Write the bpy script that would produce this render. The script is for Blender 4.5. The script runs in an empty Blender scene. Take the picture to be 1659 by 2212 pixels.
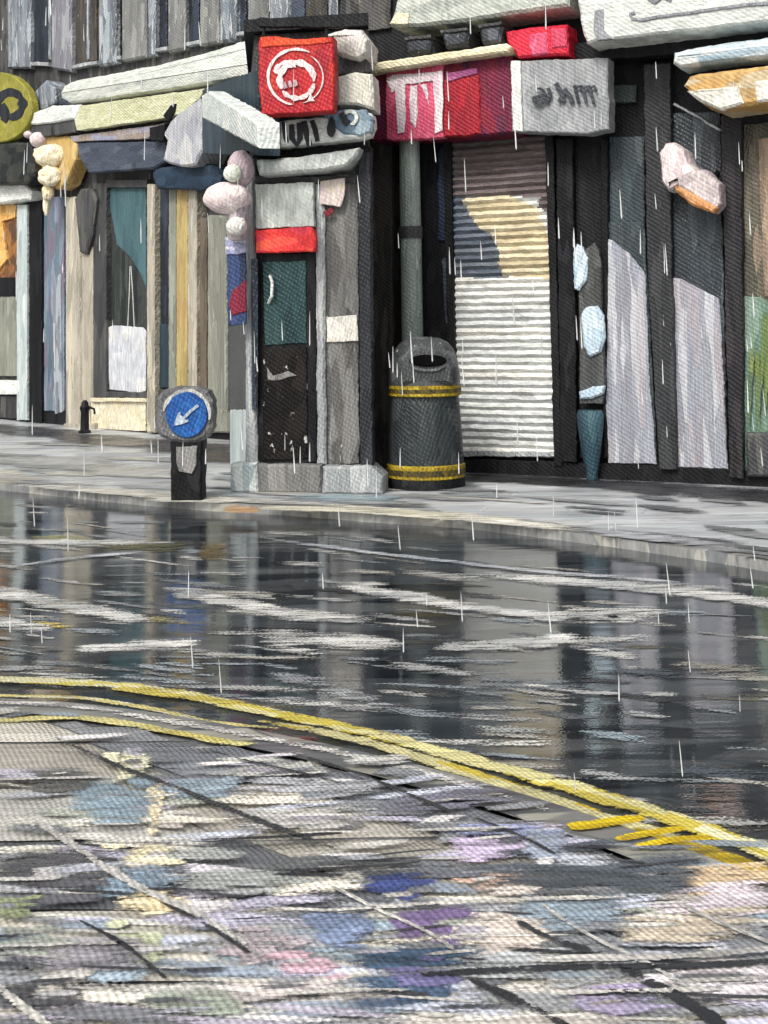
import bpy, bmesh, math, random
from mathutils import Vector, Matrix, noise
random.seed(7)
D = bpy.data; SC = bpy.context.scene; COL = SC.collection
# ------------------------------------------------------------------ camera
W, H = 1659.0, 2212.0
F = 2600.0; EYE = 1.5; PITCH = math.radians(5.5); ROLL = math.radians(-0.8)
CY = 690.0 - F*math.tan(PITCH)
cam = D.objects.new('camera', D.cameras.new('camera')); COL.objects.link(cam); SC.camera = cam
cam.data.sensor_fit = 'HORIZONTAL'; cam.data.sensor_width = 36; cam.data.lens = 36*F/W
cam.data.shift_y = -(H/2 - CY)/W
cam.data.clip_start = 0.05; cam.data.clip_end = 2000
CM = Matrix.Translation((0, 0, EYE)) @ Matrix.Rotation(math.pi/2+PITCH, 4, 'X') @ Matrix.Rotation(ROLL, 4, 'Z')
cam.matrix_world = CM
R3 = CM.to_3x3(); EYEP = Vector((0, 0, EYE))
def ray(x, y): return R3 @ Vector(((x-W/2)/F, -(y-CY)/F, -1.0))
def G(x, y, z=0.0):
    r = ray(x, y); return EYEP + r*((z-EYE)/r.z)
class Frame:
    """a vertical plane through two ground points: o, u (to the right), n (towards the street)"""
    def __init__(s, a, b):
        s.o = a.copy(); s.u = (b-a).normalized(); s.n = Vector((s.u.y, -s.u.x, 0))
        if s.n.dot(EYEP-a) < 0: s.n = -s.n
    def at(s, x, y, v=0.0, clamp=True):
        r = ray(x, y); t = ((s.o+s.n*v)-EYEP).dot(s.n)/r.dot(s.n); p = EYEP + r*t
        if clamp and p.z < 0.0: p.z = 0.0
        return p
    def uz(s, u, z, v=0.0): return s.o + s.u*u + s.n*v + Vector((0, 0, z))
    def gu(s, x, y=600): return (s.at(x, y)-s.o).dot(s.u)
FL = Frame(G(0, 905), G(440, 945))
FS = Frame(G(496, 1010), G(548, 1060))
FD = Frame(G(548, 1060), G(830, 1063))
FR = Frame(G(830, 1010), G(1659, 1050))
# ------------------------------------------------------------------ materials
def lin(h, k=1.0):
    h = h.lstrip('#'); c = [int(h[i:i+2], 16)/255 for i in (0, 2, 4)]
    return tuple(min(.9, k*(x/12.92 if x <= .04045 else ((x+.055)/1.055)**2.4)) for x in c) + (1,)
MATS = {}
def N(nt, t, **kw):
    n = nt.nodes.new(t)
    for k, v in kw.items(): setattr(n, k, v)
    return n
def math_node(nt, op, a, b=None):
    n = N(nt, 'ShaderNodeMath', operation=op)
    for i, q in enumerate((a, b)):
        if q is None: continue
        if isinstance(q, (int, float)): n.inputs[i].default_value = q
        else: nt.links.new(q, n.inputs[i])
    return n.outputs[0]
def paint(name, cols, stroke=(13, 13, 2.0), rough=.55, bump=.35, weave=.5, spec=.4, attr=False, fleck=0.0, k=1.0, streak=None, ior=1.45):
    """brushed paint: each stroke of the brush is a Voronoi cell drawn out along the stroke and takes one of cols"""
    if name in MATS: return MATS[name]
    m = D.materials.new(name); MATS[name] = m; m.use_nodes = True; nt = m.node_tree; L = nt.links.new
    bs = nt.nodes['Principled BSDF']
    tc = N(nt, 'ShaderNodeTexCoord'); oi = N(nt, 'ShaderNodeObjectInfo')
    off = N(nt, 'ShaderNodeVectorMath', operation='SCALE'); off.inputs[0].default_value = (17, 11, 23); L(oi.outputs['Random'], off.inputs['Scale'])
    add = N(nt, 'ShaderNodeVectorMath', operation='ADD'); L(tc.outputs['Object'], add.inputs[0]); L(off.outputs[0], add.inputs[1])
    nz = N(nt, 'ShaderNodeTexNoise'); nz.inputs['Scale'].default_value = 7; nz.inputs['Detail'].default_value = 3; L(add.outputs[0], nz.inputs['Vector'])
    sub = N(nt, 'ShaderNodeVectorMath', operation='MULTIPLY_ADD'); L(nz.outputs['Color'], sub.inputs[0]); sub.inputs[1].default_value = (.035,)*3; L(add.outputs[0], sub.inputs[2])
    sc = N(nt, 'ShaderNodeVectorMath', operation='MULTIPLY'); L(sub.outputs[0], sc.inputs[0]); sc.inputs[1].default_value = stroke
    vo = N(nt, 'ShaderNodeTexVoronoi', voronoi_dimensions='3D', feature='SMOOTH_F1'); vo.inputs['Scale'].default_value = 1.0; vo.inputs['Smoothness'].default_value = .12; L(sc.outputs[0], vo.inputs['Vector'])
    sp = N(nt, 'ShaderNodeSeparateColor'); L(vo.outputs['Color'], sp.inputs[0])
    st = streak or (stroke[0]*7, stroke[1]*7, stroke[2]*1.2)
    s2 = N(nt, 'ShaderNodeVectorMath', operation='MULTIPLY'); L(sub.outputs[0], s2.inputs[0]); s2.inputs[1].default_value = st
    br = N(nt, 'ShaderNodeTexNoise'); br.inputs['Scale'].default_value = 1; br.inputs['Detail'].default_value = 3; L(s2.outputs[0], br.inputs['Vector'])
    if attr:
        at = N(nt, 'ShaderNodeVertexColor'); at.layer_name = 'Col'; colour = at.outputs['Color']
        mr = N(nt, 'ShaderNodeMapRange'); L(sp.outputs[0], mr.inputs[0]); mr.inputs[3].default_value = .8; mr.inputs[4].default_value = 1.2
        mm = N(nt, 'ShaderNodeVectorMath', operation='SCALE'); L(colour, mm.inputs[0]); L(mr.outputs[0], mm.inputs['Scale']); colour = mm.outputs[0]
    else:
        rp = N(nt, 'ShaderNodeValToRGB'); e = rp.color_ramp.elements
        while len(e) < len(cols): e.new(.5)
        for i, c in enumerate(cols):
            e[i].position = (i+.5)/len(cols) if len(cols) > 1 else .5; e[i].color = lin(c, k)
        if len(cols) == 1: e[0].color = e[-1].color = lin(cols[0], k)
        L(sp.outputs[0], rp.inputs[0]); colour = rp.outputs[0]
    mr = N(nt, 'ShaderNodeMapRange'); L(br.outputs['Fac'], mr.inputs[0]); mr.inputs[1].default_value = .3; mr.inputs[2].default_value = .7; mr.inputs[3].default_value = .74; mr.inputs[4].default_value = 1.26
    ml = N(nt, 'ShaderNodeVectorMath', operation='SCALE'); L(colour, ml.inputs[0]); L(mr.outputs[0], ml.inputs['Scale'])
    out = ml.outputs[0]
    if fleck > 0:      # dry flecks of pale paint
        n3 = N(nt, 'ShaderNodeTexNoise'); n3.inputs['Scale'].default_value = 1; n3.inputs['Detail'].default_value = 4
        s3 = N(nt, 'ShaderNodeVectorMath', operation='MULTIPLY'); L(sub.outputs[0], s3.inputs[0]); s3.inputs[1].default_value = (stroke[0]*3, stroke[1]*3, stroke[2]*2.5); L(s3.outputs[0], n3.inputs['Vector'])
        th = N(nt, 'ShaderNodeMapRange'); L(n3.outputs['Fac'], th.inputs[0]); th.inputs[1].default_value = .72-fleck*.25; th.inputs[2].default_value = .76-fleck*.25
        mx = N(nt, 'ShaderNodeMixRGB'); L(th.outputs[0], mx.inputs[0]); L(out, mx.inputs[1]); mx.inputs[2].default_value = lin('#b9bab6'); out = mx.outputs[0]
    L(out, bs.inputs['Base Color'])
    bs.inputs['Roughness'].default_value = rough; bs.inputs['Specular IOR Level'].default_value = spec; bs.inputs['IOR'].default_value = ior
    hgt = math_node(nt, 'MULTIPLY', br.outputs['Fac'], bump)
    hgt = math_node(nt, 'ADD', hgt, math_node(nt, 'MULTIPLY', sp.outputs[1], bump*.5))
    if weave > 0:
        dt = N(nt, 'ShaderNodeVectorMath', operation='DOT_PRODUCT'); L(sub.outputs[0], dt.inputs[0]); dt.inputs[1].default_value = (95, -40, 150)
        wv = math_node(nt, 'SINE', dt.outputs['Value'])
        d2 = N(nt, 'ShaderNodeVectorMath', operation='DOT_PRODUCT'); L(sub.outputs[0], d2.inputs[0]); d2.inputs[1].default_value = (190, -80, -60)
        wv = math_node(nt, 'ADD', wv, math_node(nt, 'SINE', d2.outputs['Value']))
        hgt = math_node(nt, 'ADD', hgt, math_node(nt, 'MULTIPLY', wv, weave*.16))
    bp = N(nt, 'ShaderNodeBump'); bp.inputs['Strength'].default_value = .8; bp.inputs['Distance'].default_value = .022; L(hgt, bp.inputs['Height']); L(bp.outputs[0], bs.inputs['Normal'])
    return m
def wet(name, cols, stroke, wave=(3, 9, 1), wavek=.25, r0=.04, r1=.35, ior=1.7, attr=False, grain=.2, k=1.0, tool=0.0):
    """a rain-soaked surface: the paving's own colour under a film of water whose ripples and dry patches vary"""
    m = paint(name, cols, stroke=stroke, bump=.0, weave=0, attr=attr, k=k, streak=(stroke[0]*1.3, stroke[1]*6, 8))
    nt = m.node_tree; L = nt.links.new; bs = nt.nodes['Principled BSDF']; bs.inputs['IOR'].default_value = ior; bs.inputs['Specular IOR Level'].default_value = .5
    tc = N(nt, 'ShaderNodeTexCoord')
    def nse(v, det=2):
        s = N(nt, 'ShaderNodeVectorMath', operation='MULTIPLY'); L(tc.outputs['Object'], s.inputs[0]); s.inputs[1].default_value = v
        n = N(nt, 'ShaderNodeTexNoise'); n.inputs['Scale'].default_value = 1; n.inputs['Detail'].default_value = det; L(s.outputs[0], n.inputs['Vector']); return n.outputs['Fac']
    a = nse((.7, 2.2, 1), 5)
    mr = N(nt, 'ShaderNodeMapRange'); L(a, mr.inputs[0]); mr.inputs[1].default_value = .42; mr.inputs[2].default_value = .62; mr.inputs[3].default_value = r0; mr.inputs[4].default_value = r1; L(mr.outputs[0], bs.inputs['Roughness'])
    h = math_node(nt, 'ADD', math_node(nt, 'MULTIPLY', nse(wave, 4), wavek), math_node(nt, 'MULTIPLY', nse((60, 90, 1), 2), grain*.06))
    if tool > 0:       # fine diagonal tooling of the surface
        for v in ((300, 150, 0), (-240, 190, 0)):
            dt = N(nt, 'ShaderNodeVectorMath', operation='DOT_PRODUCT'); L(tc.outputs['Object'], dt.inputs[0]); dt.inputs[1].default_value = v
            nn = math_node(nt, 'ADD', dt.outputs['Value'], math_node(nt, 'MULTIPLY', nse((9, 9, 9), 2), 9.0))
            h = math_node(nt, 'ADD', h, math_node(nt, 'MULTIPLY', math_node(nt, 'SINE', nn), tool))
    bp = [n for n in nt.nodes if n.type == 'BUMP'][0]; bp.inputs['Strength'].default_value = 1; bp.inputs['Distance'].default_value = .05
    for l in list(bp.inputs['Height'].links): nt.links.remove(l)
    L(h, bp.inputs['Height'])
    return m
def worn(name, cols, stroke=(6, 14, 1), gate=.5, soft=.06, sc=(9, 34, 1)):
    """road paint rubbed away in patches: bare wet tarmac shows between"""
    m = wet(name, cols, stroke, wavek=.06, r0=.15, r1=.5, ior=1.45)
    nt = m.node_tree; L = nt.links.new; bs = nt.nodes['Principled BSDF']
    tc = N(nt, 'ShaderNodeTexCoord'); s = N(nt, 'ShaderNodeVectorMath', operation='MULTIPLY'); L(tc.outputs['Object'], s.inputs[0]); s.inputs[1].default_value = sc
    n = N(nt, 'ShaderNodeTexNoise'); n.inputs['Scale'].default_value = 1; n.inputs['Detail'].default_value = 5; n.inputs['Roughness'].default_value = .65; L(s.outputs[0], n.inputs['Vector'])
    mr = N(nt, 'ShaderNodeMapRange'); L(n.outputs['Fac'], mr.inputs[0]); mr.inputs[1].default_value = gate-soft; mr.inputs[2].default_value = gate+soft; mr.inputs[3].default_value = 1; mr.inputs[4].default_value = 0
    L(mr.outputs[0], bs.inputs['Alpha'])
    return m
def dry(name, stroke=(5, 16, 1), thr=.17, soft=.05, sc=(4, 34, 1), r0=.12, r1=.5, ior=1.5):
    """road paint, wear and painted reflections rubbed thin: colour from the strokes themselves, breaking up towards their edges"""
    m = wet(name, [], stroke, wavek=.1, r0=r0, r1=r1, ior=ior, attr=True, tool=.016)
    nt = m.node_tree; L = nt.links.new; bs = nt.nodes['Principled BSDF']
    at = N(nt, 'ShaderNodeVertexColor'); at.layer_name = 'Col'
    tc = N(nt, 'ShaderNodeTexCoord')
    def nz(v, d):
        s = N(nt, 'ShaderNodeVectorMath', operation='MULTIPLY'); L(tc.outputs['Object'], s.inputs[0]); s.inputs[1].default_value = v
        n = N(nt, 'ShaderNodeTexNoise'); n.inputs['Scale'].default_value = 1; n.inputs['Detail'].default_value = d; n.inputs['Roughness'].default_value = .7; L(s.outputs[0], n.inputs['Vector']); return n.outputs['Fac']
    q = math_node(nt, 'MULTIPLY', math_node(nt, 'SUBTRACT', nz(sc, 5), .5), 1.3)
    q = math_node(nt, 'ADD', q, math_node(nt, 'MULTIPLY', math_node(nt, 'SUBTRACT', nz((60, 100, 1), 2), .5), .75))
    q = math_node(nt, 'ADD', q, math_node(nt, 'MULTIPLY', at.outputs['Alpha'], .32))
    mr = N(nt, 'ShaderNodeMapRange'); L(q, mr.inputs[0]); mr.inputs[1].default_value = thr-soft; mr.inputs[2].default_value = thr+soft
    L(mr.outputs[0], bs.inputs['Alpha'])
    return m
P = paint
# ------------------------------------------------------------------ mesh builder
class MB:
    def __init__(s): s.bm = bmesh.new(); s.col = None
    def wob(s, p, n, a):
        if a <= 0: return p
        d = (noise.noise_vector(p*5.0)*.9 + noise.noise_vector(p*19.0+Vector((3, 7, 1)))*.7 + noise.noise_vector(p*47.0)*.65)*a
        return p + d - n*d.dot(n)
    def prism(s, pts, n, t, wob=.009, bev=.006, step=.035):
        ring = []
        for i, a in enumerate(pts):
            b = pts[(i+1) % len(pts)]; k = max(1, int((b-a).length/step)); k = min(k, 110)
            for j in range(k): ring.append(a.lerp(b, j/k))
        q = [s.wob(p, n, wob) for p in ring]
        for p in q:
            if p.z < 0: p.z = 0.0
        M_ = len(q); ar = Vector((0, 0, 0))
        for i in range(M_): ar += (q[i]-q[0]).cross(q[(i+1) % M_]-q[0])
        if ar.dot(n) < 0: q.reverse()
        inner = []
        for i in range(M_):
            e = (q[(i+1) % M_]-q[i-1]); 
            e = e.normalized() if e.length > 1e-9 else Vector((0, 0, 1))
            inner.append(q[i] + n.cross(e)*bev)
        layers = [[p-n*t for p in q], [p-n*bev for p in q]]
        if bev > .03:
            mid = [a.lerp(b, .3)-n*bev*.3 for a, b in zip(q, inner)]; layers.append(mid)
        layers.append(inner)
        vs = [[s.bm.verts.new(p) for p in l] for l in layers]
        for a, b in zip(vs, vs[1:]):
            for i in range(M_):
                j = (i+1) % M_; s.bm.faces.new((a[i], a[j], b[j], b[i]))
        s.bm.faces.new(vs[-1]); s.bm.faces.new(list(reversed(vs[0])))
        return s
    def px(s, fr, pts, v=0.0, t=.1, **kw): return s.prism([fr.at(x, y, v) for x, y in pts], fr.n, t, **kw)
    def rect(s, fr, x0, y0, x1, y1, v=0.0, t=.1, **kw): return s.px(fr, [(x0, y0), (x1, y0), (x1, y1), (x0, y1)], v, t, **kw)
    def uz(s, fr, u0, z0, u1, z1, v=0.0, t=.1, **kw): return s.prism([fr.uz(u0, z0, v), fr.uz(u1, z0, v), fr.uz(u1, z1, v), fr.uz(u0, z1, v)], fr.n, t, **kw)
    def ell(s, fr, cx, cy, rx, ry, v=0.0, t=.1, k=28, a0=0, **kw):
        return s.px(fr, [(cx+rx*math.cos(a0+6.2832*i/k), cy+ry*math.sin(a0+6.2832*i/k)) for i in range(k)], v, t, **kw)
    def arc(s, fr, cx, cy, rx, ry, w, a0, a1, v, t=.01, k=30, **kw):
        """an open ring of painted strokes"""
        o = []; i_ = []
        for i in range(k+1):
            a = a0+(a1-a0)*i/k; ww = w*(.75+.5*noise.noise(Vector((i*.35, cx, cy)))); ww *= min(1, .35+6*min(i, k-i)/k)
            o.append((cx+(rx+ww)*math.cos(a), cy+(ry+ww)*math.sin(a))); i_.append((cx+(rx-ww)*math.cos(a), cy+(ry-ww)*math.sin(a)))
        for i in range(k): s.px(fr, [o[i], o[i+1], i_[i+1], i_[i]], v, t, wob=0, bev=.0005)
        return s
    def line(s, fr, pts, w, v, t=.012, **kw):
        """a brush-drawn line of half width w pixels"""
        a = []; b = []
        for i, p in enumerate(pts):
            q0 = Vector(pts[max(0, i-1)]); q1 = Vector(pts[min(len(pts)-1, i+1)]); d = (q1-q0).normalized(); n2 = Vector((-d.y, d.x)); pp = Vector(p)
            a.append(tuple(pp+n2*w)); b.append(tuple(pp-n2*w))
        kw.setdefault('wob', .006); kw.setdefault('bev', .002); kw.setdefault('step', .03)
        return s.px(fr, a+b[::-1], v, t, **kw)
    def tube(s, pts, rad, k=14):
        rs = rad if isinstance(rad, (list, tuple)) else [rad]*len(pts); prev = None
        for i, p in enumerate(pts):
            d = (pts[min(i+1, len(pts)-1)]-pts[max(i-1, 0)]).normalized()
            x = d.cross(Vector((0, 1, .01))); x = x.normalized() if x.length > .05 else d.cross(Vector((1, 0, 0))).normalized(); y = d.cross(x)
            r = [s.bm.verts.new(p+(x*math.cos(6.2832*j/k)+y*math.sin(6.2832*j/k))*rs[i]) for j in range(k)]
            if prev:
                for j in range(k): s.bm.faces.new((prev[j], prev[(j+1) % k], r[(j+1) % k], r[j]))
            else: s.bm.faces.new(r[::-1])
            prev = r
        s.bm.faces.new(prev); return s
    def lathe(s, c, prof, k=36, sx=1.0, sy=1.0, rot=0.0):
        prev = None
        for r, z in prof:
            g = []
            for j in range(k):
                a = 6.2832*j/k; x, y = r*sx*math.cos(a), r*sy*math.sin(a)
                g.append(s.bm.verts.new(c+Vector((x*math.cos(rot)-y*math.sin(rot), x*math.sin(rot)+y*math.cos(rot), z))))
            if prev:
                for j in range(k): s.bm.faces.new((prev[j], prev[(j+1) % k], g[(j+1) % k], g[j]))
            else: s.bm.faces.new(g[::-1])
            prev = g
        s.bm.faces.new(prev); return s
    def blob(s, c, rx, ry, rz, seed=0, amp=.08):
        r = bmesh.ops.create_icosphere(s.bm, subdivisions=4, radius=1)
        for v in r['verts']:
            n = v.co.normalized(); k = 1+amp*noise.noise(n*2.3+Vector((seed, seed*2, 0)))
            v.co = c+Vector((n.x*rx, n.y*ry, n.z*rz))*k
        return s
ORG = {}
def link(o, parent=None):
    COL.objects.link(o)
    if parent: o.parent = parent
    return o
def obj(name, mb, mat, parent=None, smooth=False, label=None, org=None):
    me = D.meshes.new(name); bm = mb.bm
    bmesh.ops.remove_doubles(bm, verts=bm.verts, dist=1e-5)
    bmesh.ops.recalc_face_normals(bm, faces=bm.faces)
    o0 = ORG[parent.name] if parent else org
    if o0 is None:
        c = Vector((0, 0, 0)); zz = 1e9
        for v in bm.verts: c += v.co; zz = min(zz, v.co.z)
        c /= max(1, len(bm.verts)); o0 = Vector((c.x, c.y, zz))
    for v in bm.verts: v.co -= o0
    bm.to_mesh(me); bm.free()
    if smooth:
        for p in me.polygons: p.use_smooth = True
        try: me.set_sharp_from_angle(angle=math.radians(40))
        except Exception: pass
    me.materials.append(mat)
    o = D.objects.new(name, me); link(o, parent); ORG[o.name] = o0
    if not parent: o.location = o0
    if label: o['label'] = label
    return o
def tag(o, label, cat, group=None, kind=None):
    o['label'] = label; o['category'] = cat
    if group: o['group'] = group
    if kind: o['kind'] = kind
    return o
def thing(name, label, cat, loc, group=None):
    o = D.objects.new(name, None); o.location = loc; link(o); ORG[o.name] = Vector(loc); o.empty_display_size = .1
    return tag(o, label, cat, group)
def struct(name, mb, mat, smooth=False):
    o = obj(name, mb, mat, org=Vector((0, 0, 0)), smooth=smooth); o['kind'] = 'structure'; return o
# palettes
stone_dk = P('stone_dark', ['#2c2d2e', '#3a3b3b', '#47474a', '#55544f', '#333030'], fleck=.1)
stone_bk = P('stone_black', ['#0f1012', '#151618', '#1d1e21', '#131417'], weave=.3, spec=.25)
pale_blue = P('pale_blue_stone', ['#6c757e', '#868f97', '#a9b2b7', '#7b8087', '#5f666e'], fleck=.4)
lilac = P('lilac_stone', ['#74757c', '#85868e', '#6a6b72', '#96979c'], fleck=.25)
grey_lt = P('grey_stone', ['#6e6f6e', '#808280', '#5f605f', '#8d8f8b'], fleck=.25)
navy = P('navy_pane', ['#1d222b', '#2a303b', '#394350', '#23272e'], rough=.25)
brown_dk = P('brown_stone', ['#393632', '#4a4640', '#35332f', '#564f45'], fleck=.15)
white = P('white_board', ['#cfd3cd', '#d9dcd6', '#c2c8c3', '#e2e2dc'], stroke=(4, 4, 9), streak=(14, 14, 60))
white_v = P('white_vertical', ['#d3d5d0', '#dedfda', '#c6cac8'], stroke=(9, 9, 5))
cream = P('cream_board', ['#d8cfae', '#e2dabd', '#cfc8a6'], stroke=(4, 4, 12), streak=(14, 14, 70))
olive_b = P('olive_board', ['#b9bb96', '#c3c4a3', '#aeb08c', '#c9c9ad'], stroke=(4, 4, 12), streak=(14, 14, 70))
olive = P('olive_disc', ['#87832f', '#938e3c', '#7a772f', '#9a9447'], stroke=(8, 8, 8))
ink = P('ink', ['#20242a', '#2b2f35', '#181b20'], weave=.2)
teal_dk = P('teal_dark', ['#22333d', '#2c3f4a', '#1d2a33', '#364a55'])
slate = P('slate_board', ['#3b4452', '#454e5c', '#333b47', '#525a66'], stroke=(4, 4, 12), streak=(14, 14, 70))
beige = P('beige_stone', ['#a39d8e', '#b3ad9e', '#8f8a7d', '#9c988c', '#c0baa8'])
ivory = P('ivory_riser', ['#d9d0b4', '#c9bf9f', '#e3dcc6', '#d2cab2'], stroke=(8, 8, 10))
teal = P('teal_pane_reflection', ['#46646a', '#4f6d72', '#3f5a61'], rough=.3)
ochre = P('ochre_panel', ['#a3925f', '#b2a16c', '#968657', '#a78a5e'])
olive_g = P('olive_grey', ['#7d8074', '#8b8e82', '#6d7066', '#979a8e'])
brown = P('brown_panel', ['#62574c', '#6f6458', '#554b42'])
red = P('red_sign', ['#a51b26', '#b32028', '#951825', '#b92f28'], stroke=(7, 7, 5))
redband = P('red_band', ['#e0363a', '#ee4338', '#d93a4e', '#f05a40'], stroke=(5, 5, 12))
pink = P('pink_sign', ['#c9506e', '#d3617c', '#bd4465'], stroke=(8, 8, 4))
maroon = P('maroon_sign', ['#6a1834', '#571b3b', '#7a1a30', '#4d1a36'], stroke=(7, 7, 3))
crimson = P('crimson_panel', ['#97192a', '#a81e2b', '#8a1828'], stroke=(12, 12, 2))
grey_sign = P('grey_sign', ['#8b8e91', '#94979a', '#818487', '#9b9ea0'], stroke=(7, 7, 5))
dk_grey = P('dark_grey_paint', ['#3e3f41', '#4a4b4c', '#353638', '#545452'])
mid_grey = P('mid_grey_paint', ['#6a6a68', '#777775', '#5e5e5d', '#838380'])
lt_grey = P('light_grey_paint', ['#8f9496', '#a0a5a6', '#828789', '#b0b4b4'], fleck=.2)
pale_t = P('pale_teal_stone', ['#a9b6b6', '#bcc7c6', '#97a5a7', '#c9d0ce'])
black = P('black_paint', ['#131417', '#1b1c1f', '#101114', '#232427'], stroke=(14, 14, 4), weave=.25, spec=.2)
hole = P('dark_hole', ['#08080a', '#0c0c0e'], weave=0, bump=0, spec=.05, rough=.9)
slate_t = P('slate_teal', ['#2f393d', '#39454a', '#283135', '#454f52'])
pinkw = P('pink_white', ['#cdbfc0', '#d8ccca', '#c2b2b5', '#e0d6d2'], stroke=(9, 9, 9), weave=.3)
greenw = P('green_white', ['#c6ccc0', '#d2d6cb'], stroke=(9, 9, 9))
lilac_p = P('lilac_panel', ['#8e929d', '#9b9fa8', '#84868f', '#a49fa5', '#b1b4ba'], stroke=(16, 16, 1.2), fleck=.18)
bluew = P('blue_white', ['#b9cbd6', '#c9d8e0', '#a7bccb'], stroke=(9, 9, 6))
green_p = P('green_pane', ['#5d7a6c', '#6a8577', '#52705f', '#7a9082'], rough=.3)
bin_m = P('bin_plastic', ['#2e3335', '#363b3d', '#272b2d', '#43484a'], stroke=(7, 7, 4), rough=.4)
bin_l = P('bin_hood', ['#5b5d5e', '#6b6d6e', '#4c4e50', '#7d7f80'], stroke=(7, 7, 8), rough=.4, fleck=.2)
yellow = P('yellow_band', ['#94801c', '#a38b20', '#7c691e', '#ad982c'], stroke=(9, 9, 20))
blue = P('blue_disc', ['#164a8c', '#1b5399', '#123f7b', '#1f60a6'], stroke=(12, 12, 12))
awn_o = P('ochre_awning', ['#b8935a', '#c4a169', '#a98a58', '#b9a98a'], stroke=(3, 3, 10))
post_g = P('post_green_grey', ['#828f88', '#94a09a', '#75827c', '#a5b0aa'], stroke=(12, 12, 1.2))
# ------------------------------------------------------------------ ground
KFAR = [(-700, 985), (-350, 1010), (0, 1044), (250, 1070), (440, 1086), (560, 1092), (830, 1112), (1000, 1123), (1200, 1146), (1400, 1172), (1659, 1212), (2100, 1295), (2600, 1400)]
KNEAR = [(-700, 1500), (-300, 1497), (0, 1508), (200, 1522), (440, 1556), (700, 1606), (950, 1664), (1250, 1752), (1500, 1840), (1659, 1902), (2100, 2085), (2600, 2320)]
ZR = -0.065
def dense(pl, k=8):
    o = []
    for i in range(len(pl)-1):
        a, b = Vector(pl[max(i-1, 0)]), Vector(pl[i]); c, d = Vector(pl[i+1]), Vector(pl[min(i+2, len(pl)-1)])
        for j in range(k):
            t = j/k; o.append(tuple(.5*((2*b)+(c-a)*t+(2*a-5*b+4*c-d)*t*t+(3*b-a-3*c+d)*t**3)))
    o.append(tuple(pl[-1])); return o
road_m = wet('wet_asphalt', ['#1d2227', '#2a3035', '#383e42', '#464b4e', '#2c3035', '#54585a'], (1.2, 6, 1), wave=(1.1, 6.5, 1), wavek=.07, r0=.03, r1=.12, ior=3.4, grain=.1)
bm = MB()
vs = [bm.bm.verts.new(p) for p in ((-300, -300, ZR), (300, -300, ZR), (300, 300, ZR), (-300, 300, ZR))]; bm.bm.faces.new(vs)
struct('road', bm, road_m)
far = [G(x, y) for x, y in dense(KFAR)]
pav_m = wet('wet_paving', ['#84878a', '#929496', '#9fa1a0', '#787c80', '#abadae', '#8c9295'], (1.6, 6, 1), wave=(3, 9, 1), wavek=.12, r0=.25, r1=.6, ior=1.36, k=1.4)
kerb_m = wet('wet_kerb_stone', ['#7b7d7c', '#8a8b89', '#9b9a92', '#6d7072', '#828382'], (1.5, 8, 1), wavek=.12, r0=.12, r1=.4, ior=1.5)
kerb_d = wet('wet_kerb_granite', ['#5e6166', '#70726f', '#83847e', '#4d5055', '#95948a'], (2, 6, 1), wavek=.1, r0=.12, r1=.45, ior=1.5)
def strip(mb, A, B, za, zb, zf=None):
    """a sheet between two polylines, with a face dropping from A to zf"""
    a = [mb.bm.verts.new((p.x, p.y, za)) for p in A]; b = [mb.bm.verts.new((p.x, p.y, zb)) for p in B]
    for i in range(len(a)-1): mb.bm.faces.new((a[i], a[i+1], b[i+1], b[i]))
    if zf is not None:
        f = [mb.bm.verts.new((p.x, p.y, zf)) for p in A]
        for i in range(len(a)-1): mb.bm.faces.new((f[i], f[i+1], a[i+1], a[i]))
def offset(pl, d):
    o = []
    for i, p in enumerate(pl):
        t = (pl[min(i+1, len(pl)-1)]-pl[max(i-1, 0)]).normalized(); o.append(p+Vector((-t.y, t.x, 0))*d)
    return o
bm = MB(); kin = offset(far, .17); strip(bm, far, kin, .0, .012, ZR-.02); struct('kerb', bm, kerb_m)
bm = MB(); back = [Vector((p.x*1.6, max(p.y, 0)+40, 0)) for p in kin]; strip(bm, kin, back, .004, .004); pvo = struct('pavement', bm, pav_m)
near = [G(x, y) for x, y in dense(KNEAR)]
bm = MB(); nin = offset(near, -.16); strip(bm, near, nin, .0, .0, ZR-.02); struct('near_kerb', bm, kerb_d)
# near pavement: slabs with open joints, each slab very slightly out of level
slab_m = wet('wet_slabs', [], (2.4, 9, 1), wave=(4, 10, 1), wavek=.16, r0=.1, r1=.45, ior=1.6, attr=True, tool=.016)
def inside_near(p, q):
    for i in range(len(q)-1):
        a, b = q[i], q[i+1]
        if a.x <= p.x <= b.x: return p.y < a.y+(b.y-a.y)*(p.x-a.x)/(b.x-a.x)
    return False
bm = MB(); base = bm
n0 = [bm.bm.verts.new((p.x, p.y, -.011)) for p in nin]; n1 = [bm.bm.verts.new((p.x, -6, -.011)) for p in nin]
for i in range(len(n0)-1): bm.bm.faces.new((n0[i], n0[i+1], n1[i+1], n1[i]))
npv = struct('near_pavement', bm, P('joint_grit', ['#66686a', '#77787a', '#58595b'], weave=0))
PAL = ['#75777a', '#8a8b8c', '#9b9a95', '#6a6d72', '#7e858c', '#5c5f63', '#8f959c', '#a9a69c', '#707479', '#838078', '#585b60']
bm = MB(); cl = bm.bm.loops.layers.color.new('Col') if False else bm.bm.loops.layers.float_color.new('Col')
SH = 1.12
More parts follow.
